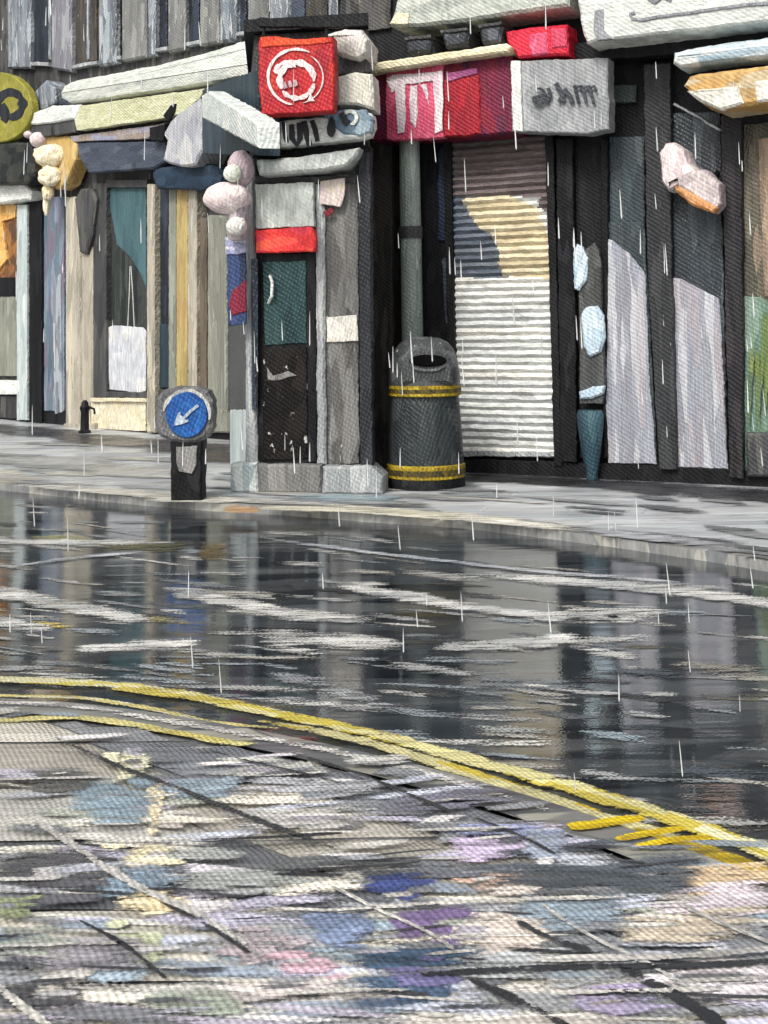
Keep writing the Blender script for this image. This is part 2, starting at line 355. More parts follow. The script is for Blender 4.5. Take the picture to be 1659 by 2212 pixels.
def slab(u0, u1, v0, v1, c, tx, ty, z0):
    k = 6; g = .006
    def pt(a, b):
        u = u0+g+(u1-u0-2*g)*a; v = v0+g+(v1-v0-2*g)*b
        return Vector((u-SH*v, v, 0))
    grid = [[None]*(k+1) for _ in range(k+1)]
    P_ = [[pt(i/k, j/k) for j in range(k+1)] for i in range(k+1)]
    for i in range(k+1):
        for j in range(k+1):
            p = P_[i][j]; q = p+noise.noise_vector(Vector((p.x*6, p.y*6, 0)))*.012
            e = .006 if i in (0, k) or j in (0, k) else 0
            grid[i][j] = (q.x, q.y, z0+tx*(i/k-.5)+ty*(j/k-.5)-e)
    ok = lambda co: inside_near(Vector(co), nin)
    V = {}
    for i in range(k):
        for j in range(k):
            q = [(i, j), (i+1, j), (i+1, j+1), (i, j+1)]
            if not all(ok(grid[a][b]) for a, b in q): continue
            f = bm.bm.faces.new([V.setdefault(t, None) or V.__setitem__(t, bm.bm.verts.new(grid[t[0]][t[1]])) or V[t] for t in q])
            for l in f.loops: l[cl] = c
v = -1.5; row = 0
while v < 6.5:
    h = .34 if v < 3.2 else .42; u = -6+random.random()*.5
    while u < 12:
        w = random.choice((.5, .62, .75, .9))
        c = lin(random.choice(PAL), random.uniform(1.2, 1.8))
        slab(u, u+w, v, v+h, c, random.uniform(-.006, .006), random.uniform(-.006, .006), random.uniform(-.004, .002)); u += w
    v += h
sl = obj('slabs', bm, slab_m, npv)
# worn grey strokes and coloured reflections painted on the paving
dab_m = dry('painted_reflection_stone', soft=.13)
def dabber():
    mb = MB(); return mb, mb.bm.loops.layers.float_color.new('Col')
def dab(mb, cl, x, y, rx, ry, c, slope=0.0, z=.007, k_=1.0, sat=1.0):
    k = 22; rings = []
    for f in (1.0, .7, .3):
        pts = []
        for i in range(k):
            a = 6.2832*i/k; q = f*(1+.3*noise.noise(Vector((math.cos(a)*1.7+x, math.sin(a)*1.7+y, 3))))
            ex = math.copysign(abs(math.cos(a))**.6, math.cos(a)); ey = math.copysign(abs(math.sin(a))**.8, math.sin(a))
            pts.append(mb.bm.verts.new(G(x+rx*q*ex, y+ry*q*ey+slope*rx*ex*f, z)))
        rings.append(pts)
    cc = lin(c, k_)[:3]; g_ = cc[0]*.25+cc[1]*.65+cc[2]*.1; cc = tuple((g_+(q-g_)*sat)*(1.1 if sat < 1 else 1) for q in cc); al = {}
    for r, e in zip(rings, (0.0, .7, 1.0)):
        for v in r: al[v] = e
    fs = [mb.bm.faces.new(rings[2])]
    for A, B in zip(rings, rings[1:]):
        for i in range(k): fs.append(mb.bm.faces.new((A[i], A[(i+1) % k], B[(i+1) % k], B[i])))
    for f in fs:
        for l in f.loops: l[cl] = cc+(al[l.vert],)
def curve_y(pl, x):
    for (x0, y0), (x1, y1) in zip(pl, pl[1:]):
        if x0 <= x <= x1: return y0+(y1-y0)*(x-x0)/(x1-x0)
    return pl[-1][1]
bm, cl = dabber(); zz = .0075; rd = random.Random(11)
GREYS = ['#5f6164', '#55575a', '#717376', '#84868a', '#96958f', '#a3a198', '#aeaba4', '#6d7680', '#7b8892', '#82867d', '#4c4f54', '#8e8983', '#9c999d', '#88848e', '#67696c', '#77797a', '#b3aea2', '#a9a7a6', '#989ca6', '#8d8b98']
for i in range(400):
    x = rd.uniform(-500, 2150); y0 = curve_y(KNEAR, x)+12; y = y0+(2330-y0)*rd.random()**.9; f = (y-1300)/700
    dab(bm, cl, x, y, rd.uniform(55, 240)*f, rd.uniform(6, 24)*f, rd.choice(GREYS), rd.uniform(-.12, .1), zz, 2.0); zz += .00002
REFLECTED = [(1055, 1832, 60, 26, '#a999b4'), (1070, 1792, 80, 12, '#7c84ab'), (850, 1908, 60, 24, '#2b3c73'), (320, 1850, 45, 30, '#c9bd94'), (330, 1952, 65, 20, '#ccb98c'), (310, 2050, 38, 38, '#a5aa86'), (335, 1725, 16, 40, '#c2b48e'), (290, 1650, 30, 26, '#b9b793'),
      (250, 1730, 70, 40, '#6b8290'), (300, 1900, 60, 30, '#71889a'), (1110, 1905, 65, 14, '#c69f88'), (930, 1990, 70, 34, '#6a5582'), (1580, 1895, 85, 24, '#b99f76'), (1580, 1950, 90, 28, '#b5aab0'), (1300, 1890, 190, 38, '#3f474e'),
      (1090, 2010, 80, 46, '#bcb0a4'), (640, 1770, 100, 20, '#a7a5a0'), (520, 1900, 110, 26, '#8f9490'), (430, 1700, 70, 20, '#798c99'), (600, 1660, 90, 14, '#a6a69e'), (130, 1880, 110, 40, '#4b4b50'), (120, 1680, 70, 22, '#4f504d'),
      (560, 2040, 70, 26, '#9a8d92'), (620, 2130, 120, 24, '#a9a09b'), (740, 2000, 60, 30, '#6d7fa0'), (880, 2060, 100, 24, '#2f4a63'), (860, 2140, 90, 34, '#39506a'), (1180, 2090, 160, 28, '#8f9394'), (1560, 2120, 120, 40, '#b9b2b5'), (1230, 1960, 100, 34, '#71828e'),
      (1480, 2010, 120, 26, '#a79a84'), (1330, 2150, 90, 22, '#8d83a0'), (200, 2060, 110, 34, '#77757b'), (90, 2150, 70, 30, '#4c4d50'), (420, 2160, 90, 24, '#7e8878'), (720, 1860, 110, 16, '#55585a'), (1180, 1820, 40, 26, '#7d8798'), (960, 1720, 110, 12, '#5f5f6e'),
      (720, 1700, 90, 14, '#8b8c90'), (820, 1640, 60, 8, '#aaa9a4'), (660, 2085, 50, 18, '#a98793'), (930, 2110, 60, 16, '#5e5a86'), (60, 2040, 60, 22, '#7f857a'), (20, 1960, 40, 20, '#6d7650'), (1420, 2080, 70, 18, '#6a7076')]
for x, y, rx, ry, c in REFLECTED:  # reflected colours, painted as overlapping strokes on the slabs
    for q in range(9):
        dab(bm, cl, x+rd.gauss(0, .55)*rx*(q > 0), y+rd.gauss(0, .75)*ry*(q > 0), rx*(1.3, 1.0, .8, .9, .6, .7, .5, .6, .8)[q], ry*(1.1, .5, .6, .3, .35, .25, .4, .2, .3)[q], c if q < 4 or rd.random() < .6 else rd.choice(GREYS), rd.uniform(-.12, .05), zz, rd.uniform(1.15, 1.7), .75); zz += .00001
for i in range(110):
    x = rd.uniform(-300, 2000); y0 = curve_y(KNEAR, x)+20; y = y0+(2330-y0)*rd.random(); f = (y-1300)/700
    dab(bm, cl, x, y, rd.uniform(30, 140)*f, rd.uniform(2, 5)*f, rd.choice(['#c9c6be', '#d2cfc8', '#b5b2ad', '#3c3e42', '#2f3135']), rd.uniform(-.12, .08), zz); zz += .00002
obj('wear_and_reflection', bm, dab_m, npv, label='blue, lilac, cream and ochre reflections painted on the wet slabs')
bm, cl = dabber(); zz = ZR+.0015
for i in range(90):
    x = rd.uniform(-500, 2150); ya, yb2 = curve_y(KFAR, x)+34, curve_y(KNEAR, x)-40
    if yb2 < ya: continue
    y = ya+(yb2-ya)*rd.random(); f = (y-800)/600
    dab(bm, cl, x, y, rd.uniform(30, 130)*f, rd.uniform(3, 11)*f, rd.choice(['#23282d', '#2d3338', '#41464b', '#565b5f', '#6f7376', '#8c8e8d', '#1d2328', '#34414c', '#5b584a']), .06+rd.uniform(-.04, .08), zz); zz += .00001
for i in range(260):
    x = rd.uniform(-400, 1900); ya, yb2 = curve_y(KFAR, x)+50, curve_y(KNEAR, x)-55
    if yb2 < ya: continue
    y = ya+(yb2-ya)*rd.random()**1.1; f = (y-800)/600
    if x > 1150 and rd.random() < .5: continue
    dab(bm, cl, x, y, rd.uniform(40, 150)*f, rd.uniform(2, 9)*f, rd.choice(['#9b9d9d', '#b4b5b2', '#c6c6c1', '#7d8387', '#8d979d', '#a6a49c']), .09+rd.uniform(-.09, .07), zz); zz += .00001
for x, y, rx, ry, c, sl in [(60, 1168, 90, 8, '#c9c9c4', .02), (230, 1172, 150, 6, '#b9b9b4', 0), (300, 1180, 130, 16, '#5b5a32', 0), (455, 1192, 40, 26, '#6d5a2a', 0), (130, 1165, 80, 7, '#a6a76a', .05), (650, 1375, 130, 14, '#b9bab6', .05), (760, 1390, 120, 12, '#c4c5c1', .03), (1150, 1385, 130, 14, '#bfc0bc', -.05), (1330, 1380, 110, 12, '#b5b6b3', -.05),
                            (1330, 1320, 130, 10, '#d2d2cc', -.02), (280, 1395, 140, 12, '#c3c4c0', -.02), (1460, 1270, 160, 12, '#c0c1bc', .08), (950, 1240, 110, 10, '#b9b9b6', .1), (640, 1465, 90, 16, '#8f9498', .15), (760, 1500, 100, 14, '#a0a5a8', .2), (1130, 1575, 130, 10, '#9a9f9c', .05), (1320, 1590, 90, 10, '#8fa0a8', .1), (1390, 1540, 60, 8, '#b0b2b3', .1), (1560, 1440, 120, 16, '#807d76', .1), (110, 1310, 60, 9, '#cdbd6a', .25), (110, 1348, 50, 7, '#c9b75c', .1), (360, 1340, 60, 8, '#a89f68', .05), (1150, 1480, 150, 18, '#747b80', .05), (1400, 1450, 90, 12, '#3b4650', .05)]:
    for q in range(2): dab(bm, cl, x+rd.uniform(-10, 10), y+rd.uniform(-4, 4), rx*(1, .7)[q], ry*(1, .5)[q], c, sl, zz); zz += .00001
ROADDABS = bm
# road paint and pale strokes
def stroke_mesh(mb, cl, pts, w, z, cols, taper=.35, k=10, core=1.0):
    """a worn line of paint or a broken pale stroke on the road, thinning towards its edges: half width w in metres"""
    pl = [G(x, y, z) for x, y in dense(pts, k)]; pl = [p+Vector((noise.noise(p*2.1), noise.noise(p*2.1+Vector((5, 5, 5))), 0))*.028 for p in pl]; n = len(pl); R = [[] for _ in range(5)]; E = []
    for i, p in enumerate(pl):
        t = (pl[min(i+1, n-1)]-pl[max(i-1, 0)]).normalized(); s = Vector((-t.y, t.x, 0)); e = min(i, n-1-i)/max(1, n*.15); ww = w*min(1, taper+e*(1-taper))
        j1 = 1+.4*noise.noise(p*6); j2 = 1+.4*noise.noise(p*6+Vector((9, 9, 9))); E.append(min(1, .15+e*.85))
        for r, f in zip(R, (j1, .55*j1, 0, -.55*j2, -j2)): r.append(mb.bm.verts.new(p+s*ww*f))
    ed = (0, .8, 1, .8, 0); al = {}
    for q, r in enumerate(R):
        for i, v in enumerate(r): al[v] = ed[q]*E[i]*core
    for q in range(4):
        for i in range(n-1):
            f = mb.bm.faces.new((R[q][i], R[q][i+1], R[q+1][i+1], R[q+1][i])); c = lin(cols[int((noise.noise(pl[i]*2.3+Vector((q*.3, 0, 0)))*.5+.5)*len(cols)) % len(cols)])
            for l in f.loops: l[cl] = c[:3]+(al[l.vert],)
ym = dry('worn_yellow_line', thr=.07, soft=.09, sc=(6, 14, 1)); wm = dry('broken_white_stroke', thr=.2, soft=.08, sc=(3.5, 26, 1))
YC = ['#b5a33e', '#c6b44c', '#d6ca80', '#b79e24', '#cdc48c', '#c0ab38']
bm, cl = dabber()
stroke_mesh(bm, cl, [(-700, 1490), (-300, 1462), (0, 1465), (200, 1476), (340, 1492), (560, 1530), (830, 1590), (1100, 1662), (1380, 1745), (1659, 1838), (2100, 2010), (2500, 2200)], .052, ZR+.012, ['#c6bd6c', '#cfc678', '#d6cf94', '#c2b24c', '#d6d2a8', '#c9bb58'], 1)
stroke_mesh(bm, cl, [(560, 1556), (700, 1581), (900, 1632), (1100, 1696), (1380, 1788), (1659, 1886), (2100, 2064), (2500, 2264)], .042, ZR+.0123, ['#bdb577', '#c1ae44', '#c5be8c', '#c4a820', '#bda016'], .2)
stroke_mesh(bm, cl, [(-700, 1510), (-300, 1490), (0, 1500), (160, 1508), (330, 1532), (480, 1562), (600, 1572)], .022, ZR+.0121, ['#b7b5ad', '#c3b878', '#cfcdc4'], .2)
stroke_mesh(bm, cl, [(-60, 1560), (120, 1552), (260, 1562), (480, 1600), (560, 1604)], .03, .0065, ['#c5b968', '#cfc684', '#b8ac6a'], .2)
rmk = struct('road_markings', bm, ym)
bm, cl = dabber(); WC = ['#c9cac6', '#d6d6d1', '#b7b9b8', '#dedcd4']
for pts, w in [([(-200, 1250), (0, 1282), (200, 1318), (330, 1345)], .12), ([(-200, 1310), (0, 1340), (110, 1362)], .1), ([(360, 1270), (500, 1300), (650, 1326), (825, 1338)], .13),
               ([(720, 1258), (900, 1292), (1100, 1322), (1250, 1336), (1452, 1322)], .13), ([(1010, 1236), (1240, 1256), (1400, 1272), (1659, 1302), (2000, 1350)], .14), ([(150, 1402), (280, 1394), (430, 1390)], .1),
               ([(-200, 1160), (0, 1168), (150, 1172), (380, 1172)], .12), ([(560, 1384), (720, 1384), (870, 1392)], .11), ([(930, 1402), (1100, 1390), (1270, 1374)], .11), ([(1120, 1476), (1230, 1490), (1340, 1500)], .03), ([(1200, 1345), (1330, 1330), (1450, 1322)], .06)]:
    stroke_mesh(bm, cl, pts, w, ZR+.008, WC)
obj('white_stroke', bm, wm, rmk, label='broken white strokes across the road')  # pale strokes, broken up towards their edges
bm, cl = dabber(); GC = ['#8a8f9a', '#a2a7b0', '#b4b8bc', '#9aa3ad']
stroke_mesh(bm, cl, [(540, 1158), (700, 1180), (900, 1205), (1150, 1232), (1400, 1252), (1500, 1262)], .06, ZR+.009, GC)
stroke_mesh(bm, cl, [(0, 1230), (150, 1205), (330, 1190)], .06, ZR+.009, GC); stroke_mesh(bm, cl, [(-100, 1520), (0, 1516), (200, 1532), (440, 1570), (700, 1618), (950, 1676), (1250, 1770)], .03, .0062, ['#b9b7b2', '#cbc9c4', '#a09ea0'])
obj('grey_line', bm, dry('worn_grey_line', thr=.22), rmk)
obj('worn_and_pale_patch', ROADDABS, dry('rubbed_tarmac', thr=.26, r0=.08, r1=.35, ior=1.8, sc=(4, 30, 1)), rmk)
bm, cl = dabber(); JD = ['#26282b', '#2e3033', '#1f2124']; JL = ['#c4c1ba', '#b5b3ae', '#cfccc4']
for pts, w, cc in [([(110, 1592), (200, 1630), (330, 1680), (480, 1740), (600, 1790), (720, 1836)], .016, JD), ([(590, 1612), (700, 1648), (800, 1682), (900, 1720), (1010, 1764)], .012, JD), ([(430, 1612), (520, 1640), (640, 1668), (760, 1700)], .008, JD), ([(30, 1738), (130, 1800), (220, 1856), (330, 1930), (450, 2000), (560, 2066)], .016, JL), ([(340, 1950), (450, 2014), (540, 2064)], .008, JD),
                   ([(700, 1905), (820, 1958), (940, 2010), (1010, 2060)], .009, JL), ([(1180, 1950), (1280, 2010), (1400, 2075), (1480, 2130)], .009, JL), ([(1130, 1984), (1200, 2020), (1290, 2052)], .014, JD), ([(1015, 2110), (1110, 2160), (1200, 2212), (1260, 2260)], .014, JD), ([(1330, 2080), (1420, 2130), (1520, 2190), (1620, 2260)], .02, JD), ([(1450, 1935), (1550, 1985), (1700, 2050)], .01, JL), ([(1010, 1760), (1100, 1800), (1200, 1850)], .008, JD), ([(-60, 2100), (60, 2180), (140, 2240)], .014, JL), ([(160, 1990), (260, 2050), (380, 2130)], .008, JD),
                   ([(-100, 1682), (0, 1680), (130, 1676), (270, 1674)], .012, JL), ([(390, 1816), (600, 1806), (740, 1800)], .011, JD), ([(620, 1800), (800, 1796), (1120, 1786)], .011, JL), ([(560, 1880), (800, 1872), (920, 1862)], .009, JD), ([(650, 1968), (900, 1950), (1100, 1944), (1380, 1932)], .012, JL), ([(1150, 2072), (1350, 2064), (1659, 2050), (1900, 2040)], .016, JL), ([(860, 2108), (1100, 2092), (1350, 2084), (1659, 2076), (1900, 2070)], .014, JD), ([(-80, 1902), (60, 1898), (140, 1894)], .012, JL), ([(-80, 2050), (100, 2044), (260, 2040)], .01, JL), ([(560, 2150), (760, 2140), (900, 2140)], .01, JL), ([(1180, 2150), (1400, 2140), (1560, 2132)], .01, JL)]: stroke_mesh(bm, cl, pts, w, .0255, cc, .3)
obj('joint', bm, dry('joint_line', thr=.15, sc=(5, 9, 1)), npv)
bm, cl = dabber(); zz = .0135
for i in range(110):
    x = rd.uniform(-600, 2150); yk = curve_y(KFAR, x); f = rd.random()**1.6; y = yk-8-f*(yk-955 if x < 500 else yk-1010)*.9
    if y > yk-4: continue
    dab(bm, cl, x, y, rd.uniform(40, 160), rd.uniform(1.5, 7), rd.choice(['#a3a5a4', '#b4b4b0', '#8c8f91', '#c2c0b6', '#7d8386', '#6d7073', '#93999b'] if x < 1150 else ['#8c8e8f', '#7d7f81', '#6b6d70', '#5f6164', '#979797']), .04+.07*max(0, x-800)/800, zz); zz += .00001
for x, y, rx, ry, c, sl in [(60, 930, 150, 12, '#3a393c', .07), (220, 950, 150, 14, '#444245', .07), (400, 965, 120, 16, '#48464a', .05), (470, 985, 60, 16, '#4c4645', .05), (1150, 1036, 200, 12, '#2f3032', .05), (1450, 1056, 220, 16, '#36363a', .06), (1640, 1070, 160, 16, '#38383c', .06), (900, 1108, 230, 8, '#d9d5c2', .08), (700, 1100, 160, 6, '#d0ccb8', .03), (1100, 1128, 150, 8, '#e0ddd0', .1), (250, 1062, 200, 8, '#c6c5bd', .08), (420, 1078, 120, 8, '#cfcdc4', .03), (130, 1000, 160, 16, '#a9abaa', .04), (300, 1020, 130, 14, '#b2b2ae', .05), (760, 1075, 120, 8, '#8ea0a8', .02), (520, 1100, 45, 9, '#b58f66', .03), (1400, 1160, 160, 8, '#a9acb0', .12)]:
    for q in range(3): dab(bm, cl, x+rd.uniform(-20, 20)*q, y+rd.uniform(-2, 2)*q, rx*(1, .7, .8)[q], ry*(1, .6, .4)[q], c, sl, zz, rd.uniform(.9, 1.1)); zz += .00001  # cream strokes paint the kerb edge's highlight; the rest is worn, grimy paving
obj('worn_and_pale_patch', bm, dry('rubbed_and_highlit_paving', thr=.15, r0=.15, r1=.5, sc=(3, 22, 1)), pvo)
bm, cl = dabber()
for pts, w in [([(1222, 1786), (1300, 1778), (1392, 1766)], .026), ([(1320, 1812), (1400, 1800), (1480, 1788)], .02), ([(1365, 1828), (1450, 1814), (1540, 1806)], .018)]: stroke_mesh(bm, cl, pts, w, .0085, ['#cbae08', '#d8bd12', '#c0a310'], .7)
obj('yellow_bar', bm, dry('bright_yellow_line', thr=-.02), rmk, label='three short bright yellow bars on the kerb')
# ------------------------------------------------------------------ left building (recedes to the left)
def part(name, mat, parent, fn, **kw):
    b = MB(); fn(b); return obj(name, b, mat, parent, **kw)
def poly(name, mat, parent, fr, pts, v, t=.1, **kw):
    lab = kw.pop('label', None); sm = kw.pop('smooth', False); b = MB(); b.px(fr, pts, v, t, **kw); return obj(name, b, mat, parent, label=lab, smooth=sm)
def rect(name, mat, parent, fr, x0, y0, x1, y1, v, t=.1, **kw): return poly(name, mat, parent, fr, [(x0, y0), (x1, y0), (x1, y1), (x0, y1)], v, t, **kw)
LB = thing('shop_building', 'long grey shop terrace, tall pale pilasters upstairs and a beige framed window below', 'building', FL.at(200, 930))
uL, uR_ = FL.gu(-500), FL.gu(760)
part('wall', stone_dk, LB, lambda b: b.uz(FL, uL, 0, uR_, 7.4, 0, 7, wob=0, bev=.01, step=.5))
part('roof', slate, LB, lambda b: b.uz(FL, uL-.1, 7.403, uR_+.1, 7.6, .2, 7.3, wob=.01))
def yb_(x): return 148 if x < 130 else 160-(x-130)*.2 if x < 560 else 62
for x0, x1, m in [(-290, -240, pale_blue), (-200, -165, lilac), (-120, -75, grey_lt), (-52, -18, pale_blue), (15, 63, pale_blue), (110, 152, lilac), (212, 248, pale_blue), (261, 314, grey_lt), (318, 333, pale_blue), (361, 397, grey_lt), (430, 470, grey_lt), (473, 507, pale_blue), (533, 576, grey_lt), (580, 618, pale_blue), (659, 703, brown_dk), (706, 738, pale_blue)]:
    def fn(b, x0=x0, x1=x1):
        b.px(FL, [(x0, -60), (x1, -60), (x1, yb_(x1)), (x0, yb_(x0))], .12, .14, bev=.03)
        b.px(FL, [(x0-5, -74), (x1+5, -74), (x1+4, -60), (x0-4, -60)], .16, .18)
    part('pilaster', m, LB, fn)
for x0, x1, m in [(66, 104, navy), (156, 208, brown_dk), (249, 260, stone_bk), (336, 360, navy), (399, 429, navy), (509, 531, navy), (621, 657, slate)]:
    w = poly('window', m, LB, FL, [(x0, -50), (x1, -50), (x1, yb_(x1)-14), (x0, yb_(x0)-14)], .03, .05)
    poly('sill', lt_grey, w, FL, [(x0, yb_(x0)-14), (x1, yb_(x1)-14), (x1, yb_(x1)-6), (x0, yb_(x0)-6)], .1, .12)
for x0 in (104, 187, 448): rect('downlight_strip' if False else 'moulding', pale_blue, LB, FL, x0, -50, x0+5, yb_(x0)-20, .06, .06)
# ground floor, left to right
rect('plinth', stone_bk, LB, FL, -300, 895, 495, 1000, .06, .1)
w = rect('window', P('shop_interior', ['#6b4a33', '#8b5f38', '#a8763f', '#5a4334'], stroke=(6, 6, 6), rough=.3), LB, FL, -170, 440, 40, 600, .05, .08, label='amber display window of a shop')
poly('display_rail', stone_bk, w, FL, [(-170, 598), (40, 600), (40, 640), (-170, 640)], .08, .1)
poly('amber_display', P('amber_paint', ['#d9a95f', '#e2bb7a', '#c9984f'], stroke=(8, 8, 8)), w, FL, [(-80, 445), (34, 442), (32, 470), (5, 478), (8, 520), (14, 560), (-10, 590), (-80, 560)], .09, .05)  # amber part of the window display
rect('display_panel', olive_g, w, FL, -170, 640, 40, 812, .06, .08)
rect('sill', white, w, FL, -170, 822, 42, 852, .14, .2)
rect('stall_riser', stone_dk, LB, FL, -170, 855, 40, 905, .08, .1)
poly('window_hood', white, LB, FL, [(-170, 405), (-20, 398), (52, 396), (66, 412), (62, 432), (0, 440), (-170, 446)], .28, .3, bev=.03)
rect('pilaster', pale_t, LB, FL, 36, 442, 58, 908, .14, .15)
rect('pilaster', stone_bk, LB, FL, 59, 432, 89, 918, .1, .12)
w = rect('window', P('blue_lilac_pane', ['#5f7781', '#7d8797', '#8c93a4', '#4f6a76', '#77707f'], rough=.3), LB, FL, 90, 425, 138, 905, .05, .06)
poly('curtain', pale_blue, w, FL, [(112, 640), (120, 600), (130, 590), (134, 890), (118, 895)], .07, .02)
part('pilaster', beige, LB, lambda b: (b.rect(FL, 141, 425, 172, 932, .15, .17, bev=.02), b.rect(FL, 174, 425, 199, 932, .12, .14, bev=.02), b.rect(FL, 137, 915, 203, 936, .19, .2)))
poly('pilaster_cap', dk_grey, LB, FL, [(160, 430), (172, 408), (198, 406), (206, 430), (196, 510), (183, 550), (170, 545)], .2, .1, bev=.03)
w = part('window', P('dark_green_glass', ['#2f3433', '#3a3f3d', '#454a47', '#2a2e2e'], rough=.2), LB, lambda b: b.rect(FL, 226, 400, 318, 850, .03, .05))
part('frame', dk_grey, w, lambda b: (b.rect(FL, 201, 395, 229, 862, .12, .12), b.rect(FL, 229, 388, 316, 405, .12, .12), b.rect(FL, 229, 847, 318, 862, .14, .14)))
poly('pane_reflection', teal, w, FL, [(231, 407), (314, 403), (316, 622), (303, 592), (282, 556), (252, 528), (244, 480), (234, 440)], .05, .015)  # teal shape paints the slanting reflection in the pane
rect('frame', beige, w, FL, 316, 398, 332, 935, .17, .18, bev=.02)
part('stall_riser', ivory, LB, lambda b: (b.rect(FL, 196, 864, 314, 932, .12, .14), b.rect(FL, 194, 860, 315, 868, .17, .18)))
w = rect('window', navy, LB, FL, 334, 398, 363, 760, .06, .07)
rect('lower_pane', teal_dk, w, FL, 334, 700, 366, 838, .075, .05)
rect('frame', olive_g, w, FL, 364, 400, 380, 850, .1, .1)
rect('wall_panel', ochre, LB, FL, 381, 405, 405, 840, .12, .12)
rect('moulding', beige, LB, FL, 406, 405, 425, 855, .15, .16)
rect('wall_panel', brown, LB, FL, 426, 470, 446, 880, .1, .1)
rect('pilaster', olive_g, LB, FL, 447, 465, 500, 935, .14, .15, bev=.02)
rect('stall_riser', dk_grey, LB, FL, 334, 842, 446, 945, .09, .1)
poly('console', P('lilac_white', ['#9fa1a8', '#abadb2', '#b7b7b8', '#989ba4'], stroke=(5, 5, 3)), LB, FL, [(387, 241), (430, 212), (436, 251), (436, 324), (420, 357), (390, 360), (350, 347), (360, 304), (350, 291), (367, 261)], .45, .5, bev=.03)
poly('corbel', pale_blue, LB, FL, [(66, 240), (74, 196), (98, 172), (116, 190), (117, 222), (90, 240)], .32, .34, bev=.04)
poly('soffit_strip', P('lilac_brown', ['#8d8076', '#9a8f8b', '#8f90a4'], stroke=(4, 4, 12)), LB, FL, [(152, 294), (331, 271), (357, 264), (317, 300), (159, 306)], .36, .3)
# things on the left building
t = thing('round_sign', 'olive round hanging sign with a dark curled emblem at the end of the terrace', 'sign', FL.at(-7, 310, .5))
part('sign_disc', olive, t, lambda b: b.ell(FL, -7, 232, 75, 76, .5, .12, k=44, bev=.015))
part('emblem', ink, t, lambda b: (b.arc(FL, 22, 226, 26, 27, 11, -3.3, 1.9, .51, .012), b.line(FL, [(2, 226), (10, 238), (14, 252), (6, 262)], 8, .512), b.line(FL, [(-5, 214), (-2, 236), (6, 250)], 6, .511)))
part('bracket', black, t, lambda b: b.tube([FL.at(-60, 150, .02), FL.at(-20, 150, .45), FL.at(-8, 158, .45)], .02))
t = obj('shop_awning', MB().px(FL, [(-170, 300), (60, 308), (76, 330), (72, 380), (58, 397), (-170, 402)], .46, .45, bev=.04), P('dark_green_canvas', ['#191d1c', '#222726', '#2c312f', '#3a3a34'], stroke=(5, 5, 9)))
tag(t, 'blackish green folded awning below the olive round sign', 'awning')
t = obj('rolled_awning', MB().px(FL, [(128, 200), (136, 182), (160, 172), (331, 140), (440, 112), (545, 79), (564, 92), (566, 140), (545, 162), (430, 182), (331, 197), (200, 216), (145, 221), (130, 212)], .42, .36, bev=.07), P('pale_canvas', ['#c3c8c0', '#cdd1c8', '#b7bdb6', '#d6d8cf'], stroke=(2.5, 2.5, 9), streak=(8, 8, 70)), smooth=True)
tag(t, 'long pale rolled awning sloping along the terrace, left of the red square sign', 'awning')
t = thing('fascia_sign', 'blank olive cream fascia board with a white end above the teal window', 'sign', FL.at(200, 290, .4))
poly('board', olive_b, t, FL, [(176, 228), (448, 190), (430, 213), (390, 246), (350, 256), (166, 282), (160, 258)], .44, .12)
poly('board_end', white, t, FL, [(66, 246), (112, 228), (175, 226), (164, 256), (109, 266), (63, 269)], .45, .14, bev=.02)
poly('under_panel', dk_grey, t, FL, [(66, 271), (162, 258), (162, 285), (96, 295), (64, 286)], .41, .12)
part('hook', black, t, lambda b: (b.px(FL, [(352, 250), (368, 228), (378, 224), (376, 240), (364, 262)], .47, .03), b.px(FL, [(322, 275), (356, 268), (352, 304), (324, 302)], .47, .08)))
t = obj('sign_board', MB().px(FL, [(166, 308), (358, 305), (362, 346), (331, 364), (190, 374), (170, 340)], .34, .16, bev=.02), slate)
tag(t, 'blank slate blue sign board under the olive fascia board', 'sign')
t = thing('wall_lantern', 'cream and ochre tiered glass lantern hanging between two shop windows', 'lamp', FL.at(115, 425, .4))
lm = P('lantern_glass', ['#e0d6bb', '#e8dfca', '#d8c9a2', '#dfd2b0'], stroke=(8, 8, 14), weave=.4)
part('housing', P('lantern_ochre', ['#b99a5e', '#c4a76c', '#a88a52', '#cbb27c'], stroke=(9, 9, 5)), t, lambda b: b.px(FL, [(92, 294), (150, 292), (167, 312), (162, 345), (150, 372), (141, 396), (122, 410), (102, 402), (90, 372), (84, 330)], .34, .26, bev=.04))
part('glass', lm, t, lambda b: (b.blob(FL.at(110, 336, .42), .26, .13, .17, 5, .18), b.blob(FL.at(110, 380, .42), .185, .11, .16, 6, .2), b.blob(FL.at(104, 414, .4), .09, .07, .13, 7, .2), b.blob(FL.at(100, 440, .38), .05, .05, .18, 8, .1)), smooth=True)
part('globe', pinkw, t, lambda b: (b.blob(FL.at(84, 302, .4), .14, .12, .12, 1), b.blob(FL.at(64, 290, .38), .09, .09, .07, 2), b.blob(FL.at(82, 330, .38), .07, .07, .09, 3)), smooth=True)
part('bracket', black, t, lambda b: b.tube([FL.at(115, 292, .4), FL.at(115, 262, .38), FL.at(112, 255, .02)], .025))
t = obj('awning_valance', MB().px(FL, [(327, 380), (334, 360), (440, 353), (474, 357), (484, 374), (472, 398), (432, 411), (338, 407)], .3, .28, bev=.05), P('navy_canvas', ['#223445', '#2b4054', '#1d2b39', '#34495c'], stroke=(4, 4, 10)), smooth=True)
tag(t, 'short navy blue rounded awning beside the pink globe lamp', 'awning')
